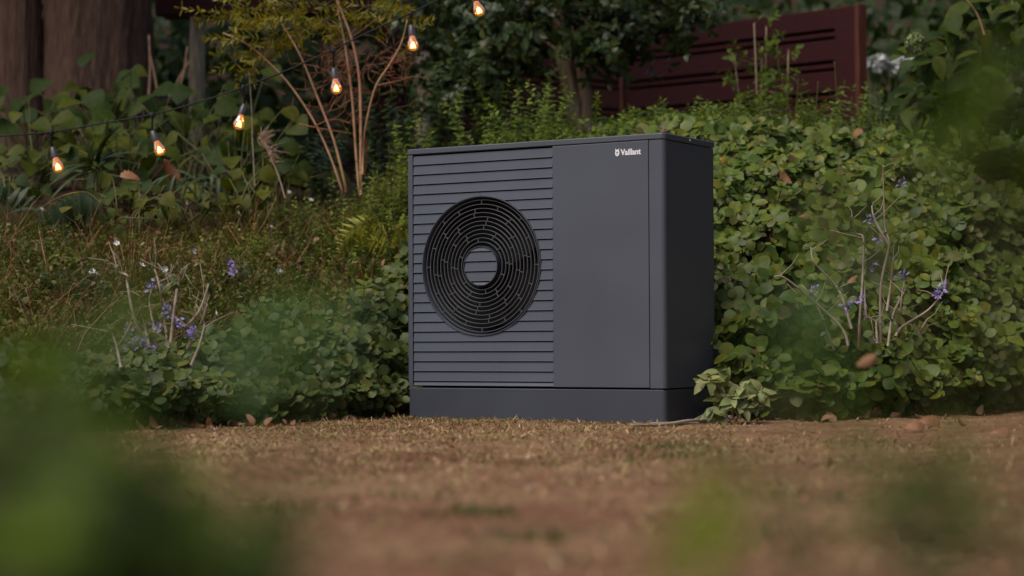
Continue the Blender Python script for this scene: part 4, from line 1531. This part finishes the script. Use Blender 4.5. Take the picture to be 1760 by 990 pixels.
# ---- little white flowers in the slope grass
fv, fq, ft = TPL['petal'][0]
V, Q, T, off = [], [], [], 0
for k in range(7):
    a = 2 * math.pi * k / 7
    x, f, nn = frame((math.cos(a), math.sin(a), .15), (0, 0, 1))
    V += [tuple((x * q[0] + f * q[1] + nn * q[2]) * .016) for q in fv]
    Q += [tuple(j + off for j in m) for m in fq]; T += [tuple(j + off for j in m) for m in ft]; off += len(fv)
daisy_me = bigmesh('petals', V, Q, T)
for px, py in [(159, 469), (167, 474), (332, 433), (283, 463), (243, 457), (371, 541), (200, 420), (497, 333), (534, 345), (467, 393), (73, 363), (320, 348), (410, 369), (478, 467), (483, 470)]:
    c = on_bank(px, py)
    r_ = thing('tiny_flower', c - Vector((0, 0, .05)), 'tiny white flower dotted in the wispy grass of the left slope', 'flower', 'tiny white flowers on the left slope')
    tubes('stem', [([c - Vector((0, 0, .05)), c], .0012, .001)], M['stem_green'], r_, 4)
    o = link('petals', daisy_me, M['white_petal'], r_)
    o.location = (0, 0, .052)
    o.rotation_euler = (R(55) + random.gauss(0, .3), random.gauss(0, .4), random.uniform(0, 3))


# ---- fallen dry leaves
def dry_leaf(px, py, size, label, d=None, mat='dry_leaf', k=0, flat=False):
    p = at(px, py, d) if d and d != 'soil' else on_bank(px, py, 4.5, lift=.25 if px > 1230 else .13)
    if d == 'soil':
        u_ = at(px, py + 9, 1.0) - Vector((0, 0, CAM_Z))
        p = Vector((0, 0, CAM_Z)) + u_ * ((size * .35 - CAM_Z) / u_.z)
        p.z = H(p.x, p.y) + size * .38
    V, Q, T = TPL['dry'][k % 3]
    sub = mesh('dry_leaf', V - np.array([0, .5, 0]), Q + T)
    o = link('dry_leaf', sub, M[mat])
    x, f, n = frame(Vector((random.uniform(-1, 1), random.uniform(-.3, .3), random.uniform(-.6, .6))), Vector((random.gauss(0, .4), -.8, .6)) if not flat else Vector((random.gauss(0, .5), -.7, .7)))
    if d == 'soil':
        x, f, n = frame((random.choice((-1, 1)), -.2, .3), (random.gauss(0, .2), -.8, .6))
    m = Matrix((x * size, f * size, n * size)).transposed().to_4x4(); m.translation = p
    o.matrix_world = m
    sd = o.modifiers.new('thickness', 'SOLIDIFY'); sd.thickness = .012
    tag(o, label, 'dry leaf', 'fallen dry leaves')


dl = [(1470, 231, .085, 'curled brown dry leaf on top of the round-leaved bank below the fence end', None), (1349, 306, .065, 'brown dry leaf lying on the round-leaved bank upper left of the twigs', None),
      (1247, 277, .05, 'yellow leaf in the bank close beside the pump upper right edge', None), (1386, 377, .05, 'rusty dry leaf in the bank left of the highest purple blossoms', None),
      (1466, 481, .045, 'orange brown dry leaf caught among the bare purple-flowered twigs', 7.55), (1640, 385, .05, 'narrow brown dry leaf in the bank right of the highest blossoms', None),
      (1671, 494, .06, 'slim orange dry leaf hanging in the bank beyond the rightmost blossom', None), (1490, 622, .05, 'pale tan dry leaf below the feet of the right twigs', None),
      (1573, 723, .062, 'left leaf of the pale dry pair standing on the soil at the right', 'soil'), (1599, 721, .066, 'right leaf of the pale dry pair standing on the soil at the right', 'soil'),
      (1652, 716, .045, 'small brown dry leaf at the foot of the right bank beyond the pair', 'soil'), (1722, 731, .055, 'ragged brown dry leaf on the soil nearest the right picture edge', 'soil'),
      (608, 690, .05, 'orange brown dry leaf at the foot of the left groundcover near the pump', 'soil'), (293, 293, .11, 'large shrivelled brown leaf beside the second bulb', 9.2),
      (222, 301, .09, 'tan dead leaf below and left of the second bulb', 9.2), (586, 573, .05, 'thin dry leaf in the groundcover left of the fan', None), (340, 452, .05, 'reddish dry leaf above the left purple-flowered twigs', None),
      (541, 413, .045, 'pinkish dry leaf on the slope left of the fern', None), (658, 452, .045, 'brown dry leaf on bare soil below the fern', None)]
for i, (px, py, s_, lab, d) in enumerate(dl):
    dry_leaf(px, py, s_, lab, d, 'gold_leaf' if i == 2 else 'dry_leaf', i)

# ---- pale sprig and root at the pump's right foot
sg = thing('pale_sprig', at(1225, 722, 6.98), 'straggling pale green sprig leaning across the lower right corner of the pump', 'plant')
sg.location.z = H(sg.location.x, sg.location.y)
lf = Leafage(sg, 'ovate', M['pale_leaf'], nmax=200, minpx=4, hide_pump=False); ss = []
for pts, n in (([(1240, 724), (1236, 690), (1225, 665), (1208, 652), (1196, 660)], 8), ([(1250, 722), (1246, 690), (1238, 665), (1226, 640)], 8), ([(1262, 722), (1258, 695), (1240, 680), (1222, 690)], 7), ([(1255, 724), (1270, 690), (1262, 660)], 7), ([(1245, 724), (1225, 712), (1212, 700)], 6), ([(1275, 722), (1290, 690), (1300, 665)], 7)):
    path = px_path([(x + 10, y) for x, y in pts], 6.98, .03)
    ss.append((path, .004, .0018))
    for i in range(n):
        p = path[int((len(path) - 1) * (.3 + .7 * i / (n - 1)))]
        for w in range(3):
            lf.add(p, Vector((random.gauss(0, .8), random.gauss(-.3, .4), random.gauss(.1, .5))), Vector((0, -.7, .7)) + rv(.4), random.uniform(.036, .062))
tubes('stem', ss, M['twig_pale'], sg, 5); lf.build()
rt_ = thing('bare_root', at(1150, 738, 6.85), 'pale bare woody root lying along the soil at the right foot of the pump', 'root')
rt_.location.z = H(rt_.location.x, rt_.location.y)


def gpath(pts, lift=.008):
    out = []
    for x, y in pts:
        u = at(x, y, 1.0) - Vector((0, 0, CAM_Z))
        t = -CAM_Z / u.z
        q = Vector((u.x * t, u.y * t, 0)); q.z = H(q.x, q.y) + lift
        out.append(q)
    return smooth_path(out, 4)


tubes('root', [(gpath([(1255, 724), (1215, 727), (1180, 733), (1140, 737), (1085, 741)], .012), .011, .004)], M['twig_pale'], rt_, 7)
tubes('root', [(gpath([(1235, 722), (1215, 724), (1195, 728)], .02), .009, .004)], M['twig_pale'], rt_, 7)
tubes('root', [(gpath([(1200, 731), (1160, 735), (1120, 736)], .010), .006, .003)], M['twig_pale'], rt_, 6)

# seed-head stalk and thin dead stalks left of the canes
dsk = thing('dead_stalk', at(480, 330, 9.0), 'dead brown stalk with a feathery seed head left of the bare canes', 'weed')
tubes('stalk', [(px_path([(490, 340), (478, 300), (465, 270), (455, 245)], 9.0), .004, .003)], M['twig_pale'], dsk, 5)
hd = px_path([(468, 282), (460, 262), (452, 246), (446, 236)], 9.0)
tubes('seed_head', [([p_, p_ + Vector((random.gauss(.012, .02), random.gauss(0, .015), random.uniform(0, .04))), p_ + Vector((random.gauss(.02, .03), random.gauss(0, .02), random.uniform(-.01, .06)))], .0016, .0007) for p_ in hd for _ in range(4)], M['twig_pale'], dsk, 4, kind='stuff')
ds2 = thing('dead_stalk', at(430, 330, 9.6), 'single grey dead stalk standing between the third bulb and the canes', 'weed')
tubes('stalk', [(px_path([(438, 320), (434, 240), (432, 180), (428, 120)], 9.5), .0035, .002)], M['twig_pale'], ds2, 5)
ds3 = thing('dry_reeds', at(268, 170, 12.0), 'thin orange-brown dead stems leaning beside the big trunk', 'weed')
for pts in ([(256, 165), (258, 115), (256, 60)], [(272, 165), (264, 120), (258, 95)], [(290, 165), (305, 140), (325, 105)], [(300, 170), (315, 130), (322, 80)]):
    tubes('stem', [(px_path(pts, 12.0), .008, .005)], M['cane'], ds3, 5)


# ------------------------------------------------------------------ dry lawn
def lawn():
    n = 0
    N_ = 70000
    V = np.zeros((N_, 5, 3)); rn = np.zeros(N_)
    xs = rng.uniform(-.30, .34, N_ * 3); ys = np.sqrt(rng.uniform(2.0 ** 2, 8.1 ** 2, N_ * 3))
    X = xs * ys
    s = sdist(X, ys)
    pat = lump(X * 1.7 + 3, ys * 1.1 + 1)
    bare = np.clip((X - .45) / .4, 0, 1) * np.clip((ys - 4.5) / 1.5, 0, 1)
    far_ = np.clip((ys - 3.6) / 2.2, 0, 1)
    pat2 = np.clip(.5 + 1.1 * vnoise(X * 4.1 + 2, ys * 2.3), 0, 1)
    keep = (s < .06) & (rng.random(N_ * 3) < (.08 + .95 * pat * pat2 + .25 * far_) * (.35 + .65 * far_) * (1 - .9 * bare))
    c, sn = math.cos(PTH), math.sin(PTH)
    lx = (X + .39846) * c - (ys - 7.63503) * sn; ly = (X + .39846) * sn + (ys - 7.63503) * c
    keep &= ~((lx > .0) & (lx < 1.1) & (ly > -.0) & (ly < .4))
    ne = 3000
    ex_, ey_ = rng.uniform(-.05, 1.13, ne), -np.abs(rng.normal(0, .03, ne))
    X = np.concatenate([X[keep][:N_], -.39846 + ex_ * c + ey_ * sn]); Y = np.concatenate([ys[keep][:N_], 7.63503 - ex_ * sn + ey_ * c])
    pat = np.concatenate([pat[keep][:N_], np.clip(.5 + vnoise(ex_ * 9, ey_), 0, 1.3)]); p2 = np.concatenate([pat2[keep][:N_], rng.random(ne)])
    n = len(X)
    Z = height(X, Y)
    L_ = rng.uniform(.012, .042, n) * (.7 + .5 * pat)
    az = rng.uniform(0, 2 * np.pi, n); el = np.abs(rng.normal(.12, .28, n))
    D = np.stack([np.cos(az) * np.cos(el), np.sin(az) * np.cos(el), np.sin(el)], -1)
    side = np.stack([-np.sin(az), np.cos(az), np.zeros(n)], -1) * rng.uniform(.0009, .0024, n)[:, None]
    P0 = np.stack([X, Y, Z - .001], -1)
    P1 = P0 + D * (L_ * .55)[:, None]
    P2 = P1 + (D + np.array([0, 0, -.35]) + rng.normal(0, .25, (n, 3))) * (L_ * .5)[:, None]
    P2[:, 2] = np.maximum(P2[:, 2], Z + .001)
    V = np.stack([P0 - side, P0 + side, P1 - side, P1 + side, P2], 1)
    o_ = np.arange(n)[:, None, None] * 5
    Q = (np.array([[0, 1, 3, 2]])[None] + o_).reshape(-1, 4)
    T = (np.array([[2, 3, 4]])[None] + o_).reshape(-1, 3)
    me = bigmesh('dry_grass', V.reshape(-1, 3), Q, T, np.repeat((.55 * rng.random(n) + .43 * p2) % 1, 5))
    tag(link('dry_grass', me, M['straw']), 'short dried tan lawn grass covering the ground in front of the pump', 'grass', kind='stuff')


lawn()


# crumbs of dead leaf and straw on the soil
ll_ = Leafage(None, 'dry', M['dry_leaf'], nmax=0, mass='leaf_litter')
for _ in range(1500):
    y = math.sqrt(random.uniform(2.2 ** 2, 8.4 ** 2)); x = random.uniform(-.3, .31) * y
    s_ = float(sdist(x, y))
    if s_ > .05 or random.random() > .25 + .75 * math.exp(s_ / .35): continue
    ll_.add((x, y, H(x, y) + .004), (random.uniform(-1, 1), random.uniform(-1, 1), random.uniform(-.05, .3)), Vector((0, -.2, 1)) + rv(.5), random.uniform(.008, .028))
for _ in range(260):
    x = random.uniform(-1.2, 2.6); s_ = random.gauss(-.06, .10)
    if x > -.45 and x < .62: continue
    y = float(np.interp(x, BX, BY)) + s_ / .93
    ll_.add((x, y, H(x, y) + .006), (random.uniform(-1, 1), random.uniform(-1, 1), random.uniform(0, .6)), Vector((0, -.5, 1)) + rv(.6), random.uniform(.02, .05))
ll_.build()
tag(bpy.data.objects['leaf_litter'], 'crumbled brown leaf litter strewn on the soil', 'leaf litter')

# scattered green tufts in the lawn
def ground_at(px, py):
    u = at(px, py, 1.0) - Vector((0, 0, CAM_Z))
    t = -CAM_Z / u.z
    return Vector((u.x * t, u.y * t, 0))


tv, tr_ = [], []
for px, py, w, n in [(1145, 772, .07, 420), (1120, 790, .05, 160), (790, 890, .035, 160), (835, 888, .03, 120), (905, 932, .03, 130), (935, 930, .025, 90), (760, 724, .16, 500), (840, 733, .12, 160), (640, 790, .10, 160), (560, 820, .06, 120), (1000, 800, .08, 120), (1250, 790, .07, 140), (1390, 860, .05, 140), (700, 850, .05, 110), (480, 880, .05, 160), (1330, 930, .05, 150), (1480, 760, .10, 120), (600, 738, .18, 300)]:
    c = ground_at(px, py)
    for _ in range(int(n * .5)):
        x, y = c.x + random.gauss(0, w * 1.3), c.y + random.gauss(0, w * 1.5)
        z = H(x, y)
        d = Vector((random.gauss(0, .7), random.gauss(0, .7), 1)).normalized()
        L_ = random.uniform(.010, .030)
        sd = d.cross(rv()).normalized() * .0013
        p0 = Vector((x, y, z)); p1 = p0 + d * L_ * .6; p2 = p1 + (d + Vector((0, 0, -.5)) + rv(.4)) * L_ * .5
        tv += [p0 - sd, p0 + sd, p1 - sd, p1 + sd, p2]
o_ = np.arange(len(tv) // 5)[:, None, None] * 5
gt_me = bigmesh('green_grass', [tuple(v) for v in tv], (np.array([[0, 1, 3, 2]])[None] + o_).reshape(-1, 4), (np.array([[2, 3, 4]])[None] + o_).reshape(-1, 3), np.repeat(rng.random(len(tv) // 5), 5))
tag(link('green_grass', gt_me, M['dull_leaf']), 'small green grass tufts scattered in the dry tan lawn', 'grass', kind='stuff')


# ------------------------------------------------------------------ near, out-of-focus plants
def weed(px, pys, d, nst, h, size, mat, label, cat='plant', npairs=5, spread=.02, kind='ovate', lean=(0, 0), top=None, whorl=2):
    """plant rooted in the ground whose leaves sit round the height seen at (px, pys)"""
    random.seed(int(px * 7 + pys))
    c = at(px, pys, d)
    root = thing('foreground_plant', (c.x, c.y, H(c.x, c.y)), label, cat)
    lf = Leafage(root, kind, M[mat], nmax=200, minpx=4, hide_pump=False)
    st, main = [], []
    for _ in range(nst):
        b = Vector((c.x + random.gauss(0, spread), c.y + random.gauss(0, spread * 1.5), 0)); b.z = H(b.x, b.y)
        e = c + Vector((random.gauss(0, spread), random.gauss(0, spread), random.gauss(0, h * .25) - h * .5))
        main.append((smooth_path([b - Vector((lean[0], lean[1], 0)), b.lerp(e, .5) + rv(.006), e], 3), .0011, .0009))
        sprig(lf, e, Vector((random.gauss(lean[0], .25), random.gauss(lean[1], .25), 1)), h, npairs, size, st, whorl, r=.0009, bend=.2)
    tubes('stem', main + st, M['stem_green'], root, 4)
    lf.build()
    return root


# bottom left bush close to the lens
random.seed(41)
fb = thing('foreground_bush', (-.3, 1.15, 0), 'dark blurred bush filling the lower left corner close to the lens', 'bush')
lf = Leafage(fb, 'ovate', M['front_leaf'], nmax=300, minpx=4, hide_pump=False); ss = []
for _ in range(84):
    d = random.uniform(.75, 1.2)
    px = random.uniform(-160, 440)
    ytop = 610 + max(0, px - 60) * .42 + random.uniform(0, 300)
    e = at(px, min(ytop, 1000), d)
    b = Vector((e.x + random.gauss(0, .03), e.y + random.gauss(0, .03), 0))
    h = max(.05, e.z)
    sprig(lf, b, e - b, h, 9, .042, ss, 2, r=.0016, bend=.06, face=(0, -.6, .6))
tubes('stem', ss, M['stem_brown'], fb, 4, kind='stuff')
lf.build()
weed(40, 640, .95, 2, .05, .045, 'front_leaf', 'tall blurred leafy stems at the far left standing above the near bush', npairs=3)
weed(505, 640, 1.0, 4, .045, .034, 'veil_leaf', 'soft green out-of-focus leaves hanging over the left groundcover', npairs=3, spread=.016)
weed(1345, 640, 1.0, 3, .040, .030, 'veil_leaf', 'soft green out-of-focus leaf in front of the right bank beside the pump', npairs=3, spread=.010)
weed(1200, 960, .95, 7, .03, .024, 'lime_front', 'lime green blurred tuft at the bottom edge below the pump', npairs=2, spread=.020)
weed(1560, 850, .90, 4, .06, .020, 'front_leaf', 'dark green blurred weed in the lower right foreground', npairs=3, spread=.030)
weed(1690, 900, .90, 6, .05, .028, 'front_leaf', 'darkest blurred weed beside the bottom right corner', npairs=3, spread=.025)
weed(1680, 330, .95, 4, .06, .030, 'front_leaf', 'soft green out-of-focus stem over the right end of the bank', npairs=3, spread=.035)
weed(1735, 270, .90, 4, .05, .036, 'front_leaf', 'tall blurred green stem close to the lens at the upper right edge', npairs=3, spread=.012)
